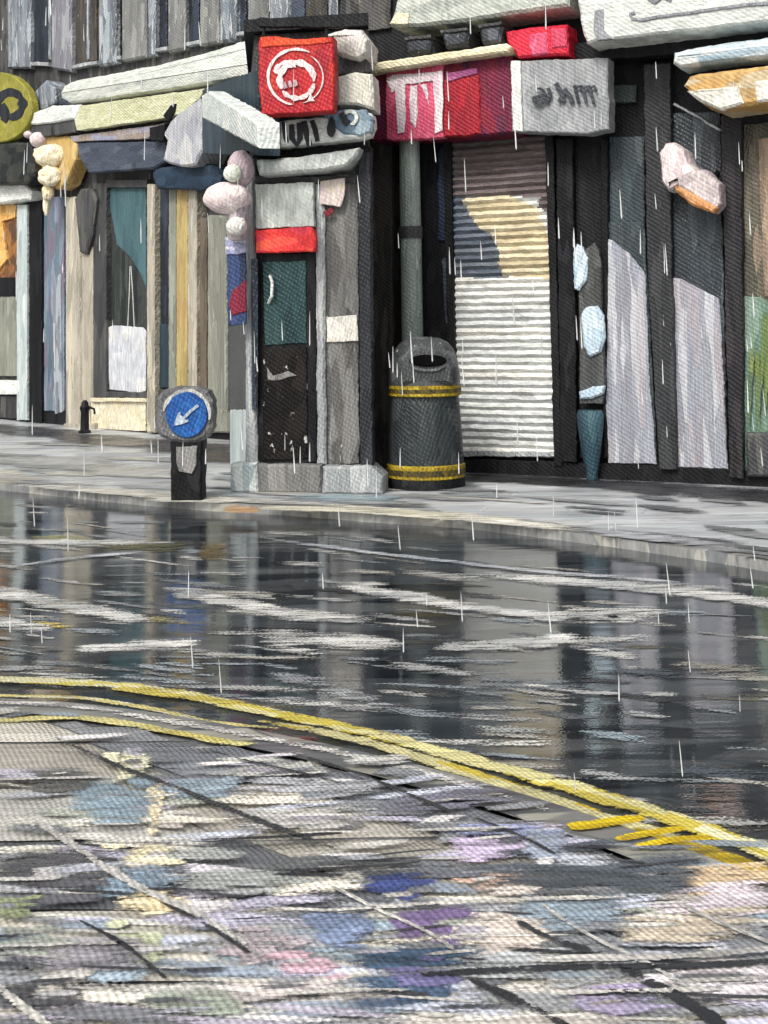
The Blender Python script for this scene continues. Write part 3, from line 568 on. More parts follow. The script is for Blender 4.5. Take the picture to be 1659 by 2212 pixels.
t = obj('poster', MB().px(FL, [(229, 707), (246, 703), (308, 707), (315, 716), (314, 845), (298, 849), (236, 842)], .075, .018), P('poster_paper', ['#bfc2c8', '#c9ccd1', '#b5b9c1', '#cfd0ce'], stroke=(5, 5, 5)))
tag(t, 'plain white poster standing in the bottom of the teal shop window', 'poster')
obj('hanging_cord', MB().tube([FL.at(281, 575, .08), FL.at(279, 640, .08), FL.at(276, 704, .08)], .006, 8).tube([FL.at(283, 575, .08), FL.at(287, 640, .08), FL.at(290, 706, .08)], .006, 8), white, t)
t = thing('bollard', 'small black bollard standing before the cream riser of the teal window', 'bollard', G(183, 936))
def boll(b):
    c = G(183, 936); b.lathe(c, [(.085, 0), (.085, .03), (.06, .05), (.055, .3), (.07, .33), (.07, .36), (.05, .38), (.045, .42), (.02, .45)], k=18)
part('post', black, t, boll, smooth=True)
part('chain_hook', black, t, lambda b: b.tube([G(183, 936)+Vector((.05, -.02, .36)), G(183, 936)+Vector((.13, -.02, .33)), G(183, 936)+Vector((.14, -.02, .26))], .016, 8))
# ------------------------------------------------------------------ corner shop
DB = thing('shop_building', 'low corner shop with a dark door up one step under the red square sign', 'building', FD.at(600, 1050))
uD0, uD1 = 0.0, FD.gu(803); zT = FD.at(700, 66).z
def atd(x, d): r = ray(x, 690); return Vector((r.x/r.y*d, d, 0))
def plan(b, pts, z0, z1): b.prism([Vector((p.x, p.y, z1)) for p in pts], Vector((0, 0, 1)), z1-z0, wob=0, bev=.01, step=.6)
PL = [FD.uz(.02, 0), FD.uz(uD1, 0), atd(800, 12.15), atd(640, 12.9), atd(540, 13.4)]
part('wall', stone_dk, DB, lambda b: plan(b, PL, 0, zT))
us = (FS.at(548, 900)-FS.o).dot(FS.u)
part('side_wall', teal_dk, DB, lambda b: (b.uz(FS, .01, 0, us-.01, FS.at(540, 330).z, 0, .2, wob=0, step=.5), b.px(FS, [(432, 196), (556, 150), (556, 335), (438, 332)], .02, .2)))
part('roof', stone_bk, DB, lambda b: plan(b, [FD.uz(-.05, 0, .1), FD.uz(uD1+.02, 0, .1), atd(802, 12.1), atd(640, 12.9), atd(540, 13.3)], zT+.003, zT+.12))
poly('door_post', lt_grey, DB, FD, [(530, 345), (549, 343), (552, 700), (556, 1060), (530, 1062)], .1, .14, bev=.02)
part('corner_plinth', pale_t, DB, lambda b: b.px(FD, [(497, 1002), (555, 1000), (556, 1066), (497, 1066)], .14, .2, bev=.02))
rect('stall_riser', pale_t, DB, FS, 497, 885, 540, 1010, .03, .025)
w = rect('window', navy, DB, FS, 484, 560, 545, 885, .03, .05)
poly('frame', olive_g, w, FS, [(472, 470), (486, 470), (486, 890), (472, 880)], .06, .08)
rect('band', stone_bk, DB, FD, 552, 316, 800, 342, .1, .12)
poly('lintel', P('pale_lintel', ['#b3b9b5', '#bfc4bf', '#a7aeac'], stroke=(4, 4, 10)), DB, FD, [(552, 346), (640, 338), (776, 320), (770, 338), (745, 359), (700, 368), (560, 379)], .3, .3, bev=.02)
rect('band', dk_grey, DB, FD, 550, 380, 770, 396, .07, .09)
d = poly('door', black, DB, FD, [(553, 547), (682, 545), (684, 1000), (556, 1002)], .06, .08)
poly('pane', P('door_glass', ['#213b3d', '#294648', '#1c3335', '#304b4b'], rough=.2), d, FD, [(566, 566), (661, 562), (662, 742), (572, 746)], .075, .03)
poly('kick_panel', P('kick_panel', ['#0d0b0b', '#151212', '#1d1918'], stroke=(5, 5, 4), fleck=.3, weave=.4, spec=.2), d, FD, [(569, 752), (662, 750), (664, 992), (568, 994)], .075, .03)
part('handle', white, d, lambda b: b.tube([FD.at(583, 596, .08), FD.at(588, 610, .13), FD.at(587, 640, .13), FD.at(580, 654, .08)], .014, 10))
part('letter_plate', mid_grey, d, lambda b: b.px(FD, [(575, 792), (590, 812), (622, 802), (640, 812), (600, 822), (578, 822)], .09, .02))
poly('door_post', lt_grey, DB, FD, [(681, 396), (700, 395), (704, 1005), (684, 1006)], .1, .12, bev=.02)
poly('wall_panel', P('door_side_grey', ['#4f4e4e', '#5c5b59', '#6a6a68', '#757573'], fleck=.08), DB, FD, [(701, 380), (774, 376), (776, 1002), (704, 1004)], .05, .06)
poly('pilaster', P('navy_post', ['#24272d', '#2d3036', '#1e2126']), DB, FD, [(774, 330), (800, 328), (804, 1010), (778, 1010)], .11, .12)
part('step', mid_grey, DB, lambda b: b.px(FD, [(556, 1003), (694, 1004), (694, 1080), (556, 1080)], .16, .3, bev=.02))
part('step', lt_grey, DB, lambda b: b.px(FD, [(695, 1008), (800, 1006), (826, 1030), (826, 1080), (695, 1080)], .18, .3, bev=.02))
poly('corbel', P('cream_corbel', ['#d2d0c4', '#dddbd0', '#c8c6ba']), DB, FD, [(726, 166), (765, 156), (803, 160), (808, 236), (770, 226), (728, 226)], .3, .32, bev=.02)
poly('cornice', dk_grey, DB, FD, [(714, 128), (790, 122), (800, 155), (724, 162)], .2, .2)
# things on the corner shop
t = thing('fascia_sign', 'white angled fascia wrapping the shop corner with dark hand painted letters', 'sign', FD.at(600, 318, .3))
b_l = P('fascia_white', ['#c9d0cc', '#d4d9d4', '#bcc5c3', '#dfe1db'], stroke=(5, 5, 10), streak=(18, 18, 60))
part('board', b_l, t, lambda b: (b.px(FD, [(556, 252), (600, 262), (700, 252), (775, 238), (803, 244), (806, 272), (796, 292), (770, 300), (640, 313), (556, 320)], .32, .2, bev=.02)))
poly('side_board', b_l, t, FS, [(436, 206), (448, 196), (500, 228), (556, 264), (556, 322), (500, 290), (437, 256)], .3, .16, bev=.02)
poly('blue_end', P('blue_grey_end', ['#5c7386', '#718899', '#3f566b', '#8da0aa'], stroke=(9, 9, 4)), t, FD, [(696, 246), (745, 236), (790, 236), (806, 258), (803, 282), (780, 296), (742, 292), (716, 270)], .335, .1, bev=.02)
def let(b):
    for pts, w_ in [([(589, 262), (588, 290), (591, 316)], 4), ([(612, 260), (615, 285), (619, 304)], 3.5), ([(629, 266), (631, 296), (640, 310), (648, 296), (646, 262)], 4.5), ([(655, 258), (661, 285), (668, 312)], 4.5), ([(673, 256), (680, 280), (685, 302)], 4), ([(592, 270), (600, 268)], 3)]: b.line(FD, [(x, y+3) for x, y in pts], w_*1.3, .336, .014)
    b.ell(FD, 716, 274, 9, 22, .35, .014, k=16, bev=.002); b.line(FD, [(738, 244), (745, 262), (752, 268)], 7, .352, .014)
part('lettering', ink, t, let)
part('swirl', white, t, lambda b: b.arc(FD, 756, 254, 14, 14, 5, -2.8, 1.5, .352, .012))
t = thing('square_sign', 'bright red square projecting sign with a white double ring emblem', 'sign', FD.at(640, 248, .6))
poly('sign_box', red, t, FD, [(558, 90), (562, 80), (640, 84), (720, 80), (722, 160), (720, 240), (640, 246), (564, 248), (559, 170)], .62, .16, bev=.012)
poly('top_edge', P('orange_red', ['#cf4420', '#d8552a', '#c03a22'], stroke=(6, 6, 14)), t, FD, [(560, 80), (600, 78), (640, 86), (705, 80), (718, 92), (640, 98), (566, 102)], .632, .05)
def emb(b):
    b.arc(FD, 641, 172, 37, 37, 9, -3.7, .1, .636, .012, k=34); b.arc(FD, 641, 172, 38, 40, 6.5, .2, 2.5, .6365, .012, k=24); b.arc(FD, 640, 166, 61, 60, 4, 1.7, 5.2, .634, .01, k=34); b.arc(FD, 640, 168, 58, 56, 1.8, 5.3, 7.6, .634, .01, k=24)
    b.arc(FD, 618, 152, 22, 16, 6, -3.6, -.4, .637, .012, k=16); b.px(FD, [(670, 196), (678, 220), (663, 219)], .637, .012)
part('emblem', P('sign_white', ['#d8c9c9', '#e2d8d6', '#cdb9ba']), t, emb)
part('emblem_mark', P('mauve_mark', ['#a88a92', '#b59aa0']), t, lambda b: [b.line(FD, [(x, 178-k*3), (x+5, 192-k*3)], 4, .64, .01) for k, x in enumerate((612, 624, 635))])
part('bracket', black, t, lambda b: (b.px(FD, [(546, 46), (562, 38), (640, 40), (735, 46), (744, 52), (735, 60), (640, 58), (560, 58)], .56, .06), b.tube([FD.at(570, 52, .53), FD.at(570, 90, .53)], .015, 8), b.tube([FD.at(705, 54, .53), FD.at(705, 90, .53)], .015, 8), b.tube([FD.at(650, 50, .53), FD.at(650, 50, -.4)], .022, 8)))
t = obj('rolled_awning', MB().px(FD, [(702, 72), (742, 60), (780, 62), (797, 84), (792, 114), (770, 126), (735, 118), (712, 100)], .35, .5, bev=.06), P('cream_canvas', ['#d3cfc6', '#dedad0', '#c8c5bc', '#d8cfcc'], stroke=(8, 8, 6)), smooth=True)
tag(t, 'short fat cream awning roll tucked behind the red square sign', 'awning')
t = thing('door_sign', 'white panel with a red lower band fixed above the dark corner shop door', 'sign', FD.at(615, 548, .12))
poly('panel', P('panel_white', ['#c3c9c3', '#cdd2cb', '#b8bfba'], stroke=(7, 7, 5)), t, FD, [(551, 399), (676, 393), (678, 489), (553, 494)], .16, .1)
poly('red_band', redband, t, FD, [(552, 497), (640, 492), (674, 489), (683, 515), (680, 543), (600, 545), (552, 547)], .17, .1, bev=.012)
t = obj('notice', MB().px(FD, [(692, 390), (744, 385), (746, 410), (736, 446), (692, 441)], .13, .015), P('pink_notice', ['#cbbab7', '#d4c6c1', '#c9c3ac'], stroke=(9, 9, 7))); tag(t, 'pinkish notice stuck high on the wall right of the corner shop door', 'notice')
t = obj('notice', MB().px(FD, [(705, 685), (770, 681), (775, 736), (706, 741)], .075, .015), P('white_notice', ['#d9d6cc', '#e2dfd6', '#cfccc2'], stroke=(9, 9, 9))); tag(t, 'square white notice at waist height on the grey wall beside the door', 'notice')
t = obj('tag_label', MB().px(FD, [(697, 458), (716, 448), (720, 458), (706, 470)], .125, .012), P('dark_red', ['#6a1f2a', '#7a2430'])); tag(t, 'tiny dark red tag below the pinkish notice', 'tag')
t = thing('wall_lamp', 'cluster of pale pink glass globes on the corner of the shop left of the door', 'lamp', FD.at(505, 515, .3))
fq = lambda x, y: FD.at(x, y, .35)
part('globe', P('mauve_glass', ['#a8989f', '#b5a6aa', '#9a8b95']), t, lambda b: b.blob(fq(520, 366), .12, .1, .17, 1), smooth=True)
part('globe', greenw, t, lambda b: b.blob(FD.at(503, 374, .46), .082, .07, .078, 2), smooth=True)
part('globe', pinkw, t, lambda b: b.blob(FD.at(491, 428, .4), .21, .14, .14, 3), smooth=True)
part('stem', P('lilac_stem', ['#8a7f8a', '#9d949a', '#b4adb0']), t, lambda b: b.lathe(fq(514, 470), [(.07, -.2), (.1, -.14), (.095, .05), (.11, .12), (.06, .3)], k=20), smooth=True)
part('globe', P('white_glass', ['#cfcdc8', '#dad8d2'], stroke=(9, 9, 9)), t, lambda b: b.blob(FD.at(511, 489, .46), .092, .08, .085, 4), smooth=True)
part('bracket', black, t, lambda b: b.tube([FD.at(520, 350, .3), FD.at(525, 335, .25), FD.at(535, 330, .02)], .02, 8))
t = thing('hanging_banner', 'narrow striped banner in lilac, blue and dark red on the shop corner', 'banner', FS.at(515, 700, .2))
fb = lambda n, m, p, v=.25: poly(n, m, t, FD, p, v, .02)
fb('cloth', P('navy_cloth', ['#25365a', '#2d4068', '#33426e', '#1e2c48']), [(489, 545), (530, 542), (532, 700), (492, 706)])
fb('lilac_stripe', P('lilac_stripe', ['#8f92b4', '#a9abc0', '#6d7199', '#c3c4cf'], stroke=(5, 5, 30)), [(486, 512), (530, 508), (532, 546), (488, 550)], .265)
fb('red_patch', P('wine_cloth', ['#6e1730', '#7d1b33', '#571a30']), [(502, 628), (531, 604), (532, 672), (500, 682), (494, 655)], .262)
# ------------------------------------------------------------------ right building
RB = thing('shop_building', 'dark shop with a white roller shutter, narrow entrance and tall black framed windows', 'building', FR.at(1200, 1020))
poly('wall_panel', P('brown_grey', ['#3f3d3b', '#4a4845', '#363433', '#55534f']), RB, FR, [(801, 308), (846, 305), (848, 1010), (805, 1010)], .09, .08)
uR0, uR1 = FR.gu(735), FR.gu(2050)
part('wall', stone_bk, RB, lambda b: b.uz(FR, uR0, 0, uR1, 5.0, 0, 7, wob=0, bev=.01, step=.5))
part('roof', slate, RB, lambda b: b.uz(FR, uR0-.05, 5.003, uR1+.1, 5.15, .15, 7.3))
part('upper_wall', stone_dk, RB, lambda b: b.px(FR, [(735, -70), (845, -80), (842, 60), (735, 75)], .05, .06))
part('plinth', stone_bk, RB, lambda b: b.px(FR, [(1000, 992), (1320, 1002), (1900, 1030), (1900, 1080), (1000, 1050)], .1, .12))
poly('cornice', P('pale_cornice', ['#aab0a8', '#b8bdb4', '#9da39c', '#c3c7bd'], stroke=(3, 3, 10)), RB, FR, [(841, 56), (852, 22), (870, -62), (1234, -84), (1228, 12), (1100, 31), (987, 47), (900, 57)], .5, .5, bev=.03)
poly('cornice_end', cream, RB, FR, [(842, 52), (856, 26), (884, 28), (880, 52)], .515, .1)
poly('ledge', cream, RB, FR, [(780, 146), (800, 136), (950, 114), (1092, 93), (1103, 100), (1098, 113), (1000, 126), (790, 160)], .6, .6, bev=.02)
# roller shutter, one corrugated curtain
bm = MB(); cl = bm.bm.loops.layers.float_color.new('Col')
CREAM = [(1000, 430), (1100, 420), (1160, 450), (1182, 520), (1190, 602), (1082, 597), (1080, 545), (1060, 507), (1022, 482)]
BLUE = [(940, 455), (1018, 480), (1060, 508), (1082, 545), (1082, 600), (940, 602)]
def pin(p, q):
    x, y = p; c = False; j = len(q)-1
    for i in range(len(q)):
        if (q[i][1] > y) != (q[j][1] > y) and x < (q[j][0]-q[i][0])*(y-q[i][1])/(q[j][1]-q[i][1])+q[i][0]: c = not c
        j = i
    return c
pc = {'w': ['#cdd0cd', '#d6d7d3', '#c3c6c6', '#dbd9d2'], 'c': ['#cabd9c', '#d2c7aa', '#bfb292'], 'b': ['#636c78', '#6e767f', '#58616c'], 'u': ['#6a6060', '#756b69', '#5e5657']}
rows, cols_ = 172, 44; a = FR.at(980, 300, .05); e = FR.at(1195, 985, .05); ua, ub = FR.gu(986, 640), FR.gu(1200, 640); za = FR.at(1090, 297, .05).z; zb = FR.at(1090, 984, .05).z
from bpy_extras.object_utils import world_to_camera_view
Rinv = R3.inverted()
def proj(p):
    q = Rinv @ (p-EYEP); return (W/2-F*q.x/q.z, CY+F*q.y/q.z)
V = []
for j in range(rows+1):
    z = za+(zb-za)*j/rows; ph = (j % 4); row = []
    for i in range(cols_+1):
        u = ua+(ub-ua)*i/cols_
        row.append(bm.bm.verts.new(FR.uz(u, z+.008*noise.noise(Vector((i*.16, j//4*3.1, 0))), .05+(0, .024, .03, .012)[ph])))
    V.append(row)
for j in range(rows):
    for i in range(cols_):
        f = bm.bm.faces.new((V[j][i], V[j][i+1], V[j+1][i+1], V[j+1][i]))
        x, y = proj(f.calc_center_median()); x += 9*noise.noise(Vector((x*.02, j//4*1.7, 2)))
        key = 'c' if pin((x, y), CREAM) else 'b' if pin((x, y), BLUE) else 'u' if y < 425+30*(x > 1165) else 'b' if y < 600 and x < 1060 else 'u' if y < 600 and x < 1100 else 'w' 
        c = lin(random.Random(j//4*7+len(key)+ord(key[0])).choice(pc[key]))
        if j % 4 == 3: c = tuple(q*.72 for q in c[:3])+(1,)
        for l in f.loops: l[cl] = c
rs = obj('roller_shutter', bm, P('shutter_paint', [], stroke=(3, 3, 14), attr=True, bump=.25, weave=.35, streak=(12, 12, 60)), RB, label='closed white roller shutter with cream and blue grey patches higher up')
part('side_rail', stone_bk, rs, lambda b: (b.uz(FR, ua-.06, .1, ua+.02, za, .12, .12), b.uz(FR, ub-.02, .1, ub+.06, za, .12, .12)))
part('bottom_rail', lt_grey, rs, lambda b: b.px(FR, [(1000, 974), (1198, 976), (1198, 988), (1002, 986)], .1, .06))
# dark doorway left of the shutter
d = poly('door', black, RB, FR, [(852, 305), (980, 300), (988, 995), (852, 995)], .04, .05)
poly('door_panel', P('navy_panel', ['#1d2a3d', '#26344a', '#172130'], stroke=(16, 16, 2)), d, FR, [(944, 330), (958, 308), (974, 312), (982, 340), (984, 500), (976, 520), (946, 520)], .07, .03, bev=.01)
poly('door_panel', slate, d, FR, [(954, 560), (968, 552), (976, 570), (980, 690), (962, 700)], .07, .03)
# narrow entrance right of the shutter
d = poly('door', stone_bk, RB, FR, [(1206, 292), (1312, 290), (1316, 990), (1214, 990)], .05, .06)
poly('frame', black, d, FR, [(1200, 300), (1236, 298), (1246, 998), (1212, 998)], .14, .14)
poly('frame', black, d, FR, [(1296, 300), (1312, 300), (1314, 560), (1310, 860), (1314, 990), (1304, 990), (1300, 600)], .12, .12)
rect('wall_panel', slate_t, RB, FR, 1316, 295, 1392, 1004, .05, .06)
rect('vent', P('vent_green', ['#3c4644', '#47514f', '#333c3b']), RB, FR, 1320, 184, 1374, 222, .06, .07)
poly('pilaster', P('charcoal_pillar', ['#26282b', '#2f3134', '#1f2124', '#383a3c'], fleck=.06), RB, FR, [(1390, 140), (1448, 136), (1450, 560), (1462, 1016), (1424, 1014), (1398, 580)], .16, .18)
poly('fascia_band', stone_bk, RB, FR, [(1232, 95), (1450, 70), (1900, 20), (1900, 80), (1450, 118), (1300, 128), (1232, 128)], .3, .3)
w = poly('window', P('window_slate', ['#30363b', '#3b4248', '#282d31', '#4a5157'], rough=.22), RB, FR, [(1450, 245), (1556, 240), (1572, 1018), (1464, 1014)], .06, .06)
part('glazing_bar', lt_grey, w, lambda b: b.line(FR, [(1455, 224), (1500, 248), (1556, 282)], 2.5, .1, .02))
poly('pale_panel', lilac_p, w, FR, [(1453, 600), (1470, 602), (1505, 620), (1556, 646), (1562, 800), (1572, 1014), (1464, 1010), (1456, 800)], .085, .02)  # pale lilac area with a slanting top edge
w2 = poly('window', slate_t, RB, FR, [(1306, 480), (1392, 480), (1420, 1006), (1314, 1002)], .09, .05)
poly('pale_panel', lilac_p, w2, FR, [(1308, 516), (1322, 520), (1360, 548), (1394, 592), (1402, 800), (1418, 1004), (1312, 1000), (1306, 800)], .115, .02)
poly('pilaster', P('black_pillar', ['#1b1b1e', '#242326', '#151518', '#2e2b2f']), RB, FR, [(1556, 250), (1570, 246), (1602, 246), (1606, 1034), (1576, 1030), (1566, 640)], .17, .2)
w = poly('window', P('olive_window', ['#4a4a40', '#5b5849', '#6d675a', '#3e3f38', '#7d6f60'], rough=.3), RB, FR, [(1604, 262), (1880, 240), (1880, 1045), (1608, 1032)], .06, .06)
poly('lower_pane', green_p, w, FR, [(1606, 640), (1640, 640), (1668, 660), (1720, 655), (1880, 640), (1880, 1040), (1608, 1030)], .08, .03)
part('frame', black, w, lambda b: (b.rect(FR, 1716, 240, 1736, 1045, .16, .18), b.px(FR, [(1600, 246), (1880, 228), (1880, 246), (1600, 266)], .16, .18)))
poly('curtain', P('tan_curtain', ['#8d7a68', '#9c8874', '#7d6c5e']), w, FR, [(1636, 300), (1712, 290), (1712, 640), (1650, 640)], .075, .02)
t = obj('potted_leaf_plant', MB(), green_p) if False else None
# things on and before the right building
t = thing('street_post', 'tall grey green round post standing behind the litter bin', 'post', FR.at(896, 1040, .25))
pb = FR.at(896, 1040, .25); pb.z = 0; rp_ = .108
part('shaft', post_g, t, lambda b: b.lathe(pb, [(rp_*1.5, 0), (rp_*1.5, .05), (rp_*1.15, .1), (rp_, .8), (rp_*.98, 2), (rp_*.96, 2.9), (rp_*.94, FR.at(896, 306, .25).z)], k=24), smooth=True)
part('collar', dk_grey, t, lambda b: b.lathe(pb+Vector((0, 0, 2.3)), [(rp_*1.1, 0), (rp_*1.12, .02), (rp_*1.12, .1), (rp_*1.1, .12)], k=24), smooth=True)
t = thing('box_sign', 'large magenta box sign with white capital lettering under a cream ledge', 'sign', FR.at(950, 300, .9))
poly('sign_box', maroon, t, FR, [(802, 158), (1000, 130), (1106, 112), (1109, 286), (1037, 292), (803, 304)], .45, .44, bev=.015)
poly('front_panel', pink, t, FR, [(832, 152), (956, 136), (957, 297), (900, 302), (846, 304), (834, 300)], .48, .1, bev=.012)
poly('side_panel', crimson, t, FR, [(958, 172), (1000, 162), (1036, 156), (1038, 288), (1000, 294), (958, 295)], .47, .1, bev=.012)
poly('lilac_strip', P('lilac_pink', ['#9a4f7c', '#8a4571', '#a85f89'], stroke=(5, 5, 14)), t, FR, [(962, 158), (1030, 146), (1032, 158), (964, 177)], .485, .04)
def tm(b):
    V_ = .495
    b.px(FR, [(834, 170), (848, 162), (900, 160), (955, 152), (956, 172), (900, 180), (850, 182)], V_, .014, bev=.003)
    b.px(FR, [(834, 174), (852, 178), (852, 196), (846, 200)], V_+.001, .012, bev=.003)
    for p in ([(852, 180), (874, 178), (876, 240), (872, 286), (858, 288), (856, 230)], [(884, 186), (900, 184), (902, 240), (896, 278), (886, 262)], [(908, 184), (922, 182), (925, 228), (914, 196)], [(936, 172), (956, 170), (956, 282), (940, 288), (938, 230)]): b.px(FR, p, V_+.002, .014, bev=.003)
part('lettering', P('letter_white', ['#d9cbd0', '#e5dcdd', '#d2bfc8'], stroke=(16, 16, 4)), t, tm)
t = thing('box_sign', 'grey square box sign with dark scribbled letters above the shutter', 'sign', FR.at(1200, 290, .8))
poly('sign_box', grey_sign, t, FR, [(1104, 132), (1200, 128), (1313, 125), (1315, 280), (1262, 289), (1105, 284)], .48, .2, bev=.012)
poly('edge_strip', white_v, t, FR, [(1103, 132), (1124, 130), (1128, 284), (1107, 283)], .515, .06)
def lt(b):
    V_ = .52
    b.arc(FR, 1164, 208, 14, 17, 4, -2.0, 3.0, V_, .012, k=18); b.line(FR, [(1150, 212), (1166, 208), (1180, 204)], 3.5, V_+.002); b.line(FR, [(1184, 190), (1189, 206), (1180, 222)], 4, V_+.001)
    b.line(FR, [(1200, 180), (1212, 200), (1218, 220)], 5, V_); b.line(FR, [(1206, 222), (1216, 206)], 4, V_+.002); b.line(FR, [(1218, 192), (1230, 206), (1236, 222)], 5, V_)
    for x in (1240, 1256, 1272): b.line(FR, [(x, 184), (x+6, 204), (x+10, 224)], 3.4, V_); b.line(FR, [(x+2, 190), (x+12, 186), (x+16, 198)], 3, V_+.002)
part('bracket', black, t, lambda b: (b.tube([FR.at(1160, 150, .3), FR.at(1160, 150, .0)], .03, 8), b.tube([FR.at(1270, 150, .3), FR.at(1270, 150, .0)], .03, 8)))
part('lettering', P('letter_dark', ['#383d44', '#454a50', '#2d3138']), t, lt)
t = thing('box_sign', 'small glossy red and pink box on the ledge above the grey sign', 'sign', FR.at(1160, 120, .9))
poly('red_box', P('bright_red', ['#c01c35', '#cf2740', '#b41830'], stroke=(9, 9, 6)), t, FR, [(1092, 68), (1140, 60), (1226, 52), (1227, 118), (1118, 124), (1096, 90)], .5, .3, bev=.02)
poly('pink_panel', P('rose_panel', ['#d45c7a', '#dd6f88', '#c94b6a'], stroke=(9, 9, 5)), t, FR, [(1144, 74), (1180, 70), (1184, 116), (1150, 120), (1142, 100)], .52, .1, bev=.015)
poly('pink_panel', P('rose_dark', ['#c23a56', '#cb4863']), t, FR, [(1188, 62), (1222, 60), (1224, 100), (1190, 106)], .515, .1, bev=.015)
pl0 = None
for k, (x0, x1, y0, y1) in enumerate([(874, 934, 78, 110), (953, 1013, 62, 98), (1034, 1086, 50, 90)]):
    t = thing('window_box', ['dark grey window box at the left end of the ledge above the magenta sign', 'middle one of three dark grey window boxes over the magenta sign', 'dark grey window box right next to the small red box'][k], 'planter', FR.at((x0+x1)/2, y1, .9), 'window boxes on the cream ledge')
    cx = (x0+x1)/2; m_ = P('planter_grey', ['#33363c', '#3f434a', '#2a2c31', '#5a5f67'], stroke=(9, 9, 6), fleck=.12)
    poly('box', m_, t, FR, [(x0, y0+6), (x1-6, y0), (x1, y0+10), (x1-8, y1), (x0+8, y1+6), (x0+2, y0+20)], .5, .3, bev=.03)
    poly('rim', dk_grey, t, FR, [(x0-2, y0+3), (x1-4, y0-4), (x1-3, y0+3), (x0-1, y0+10)], .52, .34)
t = thing('fascia_sign', 'big white fascia board with faint grey handwriting over the black windows', 'sign', FR.at(1450, 90, .6))
poly('board', P('fascia_grey_white', ['#c2c5c0', '#ccd0ca', '#b7bbb7', '#d5d7d1'], stroke=(3, 3, 8), streak=(10, 10, 50)), t, FR, [(1236, -84), (1900, -130), (1900, 18), (1659, 46), (1450, 70), (1300, 87), (1268, 92), (1254, 50)], .7, .6, bev=.02)
part('lettering', P('faded_grey', ['#83878c', '#8f9398', '#777b80']), t, lambda b: (b.line(FR, [(1362, 40), (1385, 42), (1420, 36), (1500, 26), (1580, 14), (1690, 4)], 3.2, .715), b.line(FR, [(1364, 38), (1360, 30), (1370, 26)], 3, .716), b.line(FR, [(1398, -6), (1415, 4), (1432, -8), (1450, 0)], 4, .716)))
poly('grey_patch', P('patch_grey', ['#85888c', '#909397'], stroke=(9, 9, 5)), t, FR, [(1284, 22), (1304, 18), (1304, 66), (1326, 84), (1290, 88), (1282, 60)], .713, .06)
t = obj('rolled_awning', MB().px(FR, [(1452, 134), (1454, 112), (1520, 98), (1659, 78), (1880, 56), (1880, 100), (1659, 120), (1540, 132), (1470, 144)], .75, .36, bev=.06), P('blue_white_canvas', ['#a9bcc6', '#c2ced2', '#d5dad8', '#93abb8', '#d9dcd8'], stroke=(2.5, 2.5, 16), streak=(8, 8, 90)), smooth=True)
tag(t, 'pale blue and white striped awning roll below the big white fascia board', 'awning')
t = thing('shop_awning', 'ochre scalloped awning with white panels over the black framed windows', 'awning', FR.at(1600, 235, .7))
poly('canopy', awn_o, t, FR, [(1476, 184), (1490, 163), (1560, 152), (1659, 140), (1880, 120), (1880, 200), (1659, 221), (1556, 236), (1508, 216)], .7, .6, bev=.03)
aw = P('awning_white', ['#d6d3c8', '#e0ddd3', '#cac7bd'], stroke=(4, 4, 8))
for p in ([(1482, 196), (1540, 190), (1594, 186), (1606, 222), (1556, 237), (1508, 216)], [(1630, 176), (1690, 170), (1692, 214), (1634, 220)], [(1730, 170), (1800, 160), (1802, 204), (1734, 212)]): poly('panel', aw, t, FR, p, .72, .1, bev=.02)
t = thing('flood_lamp', 'pinkish white flood lamp with an orange rim angled down by the black window', 'lamp', FR.at(1490, 460, .3))
part('lamp_head', pinkw, t, lambda b: b.px(FR, [(1421, 330), (1434, 308), (1456, 306), (1478, 322), (1488, 350), (1505, 368), (1500, 392), (1470, 400), (1440, 412), (1426, 390)], .36, .3, bev=.07), smooth=True)
part('lamp_body', P('pink_grey', ['#a99fa0', '#b8adad', '#c6bcba'], stroke=(7, 7, 12)), t, lambda b: b.px(FR, [(1462, 382), (1500, 364), (1526, 366), (1554, 398), (1556, 440), (1540, 458), (1500, 432), (1464, 402)], .45, .25, bev=.04))
part('rim', P('orange_rim', ['#b98252', '#c69262', '#a9764c'], stroke=(8, 8, 10)), t, lambda b: b.px(FR, [(1456, 398), (1500, 420), (1550, 448), (1538, 460), (1494, 444), (1458, 412)], .47, .14, bev=.02))
part('bracket', black, t, lambda b: b.tube([FR.at(1520, 400, .25), FR.at(1545, 380, .1), FR.at(1552, 372, .02)], .03, 8))
t = thing('display_stand', 'tall stand with pale blue oval panels and a tapering teal base in the narrow doorway', 'display stand', FR.at(1278, 1000, .3))
poly('backboard', P('grey_column', ['#454746', '#525554', '#3a3c3c']), t, FR, [(1262, 540), (1284, 524), (1296, 545), (1298, 660), (1306, 820), (1302, 872), (1252, 872), (1250, 640)], .2, .06)
op = lambda p, v=.24: poly('oval_panel', bluew, t, FR, p, v, .05, bev=.018)
op([(1237, 548), (1246, 528), (1258, 534), (1268, 560), (1266, 606), (1250, 628), (1240, 624)]); op([(1254, 680), (1264, 664), (1288, 660), (1304, 684), (1306, 730), (1296, 760), (1272, 772), (1258, 748)]); op([(1250, 846), (1278, 836), (1306, 834), (1302, 852), (1276, 862), (1252, 862)])
def tb(b):
    c = FR.at(1278, 1000, .2); c.z = .1; b.lathe(c, [(.05, -.1), (.06, 0), (.09, .16), (.12, .4), (.125, .5), (.11, .54)], k=18)
part('base', P('teal_vase', ['#2d4550', '#385460', '#263a44', '#43606a']), t, tb, smooth=True)
t = thing('leafy_plant', 'yellow green plant with upright leaves in the green lower window pane', 'plant', FR.at(1650, 860, .1))
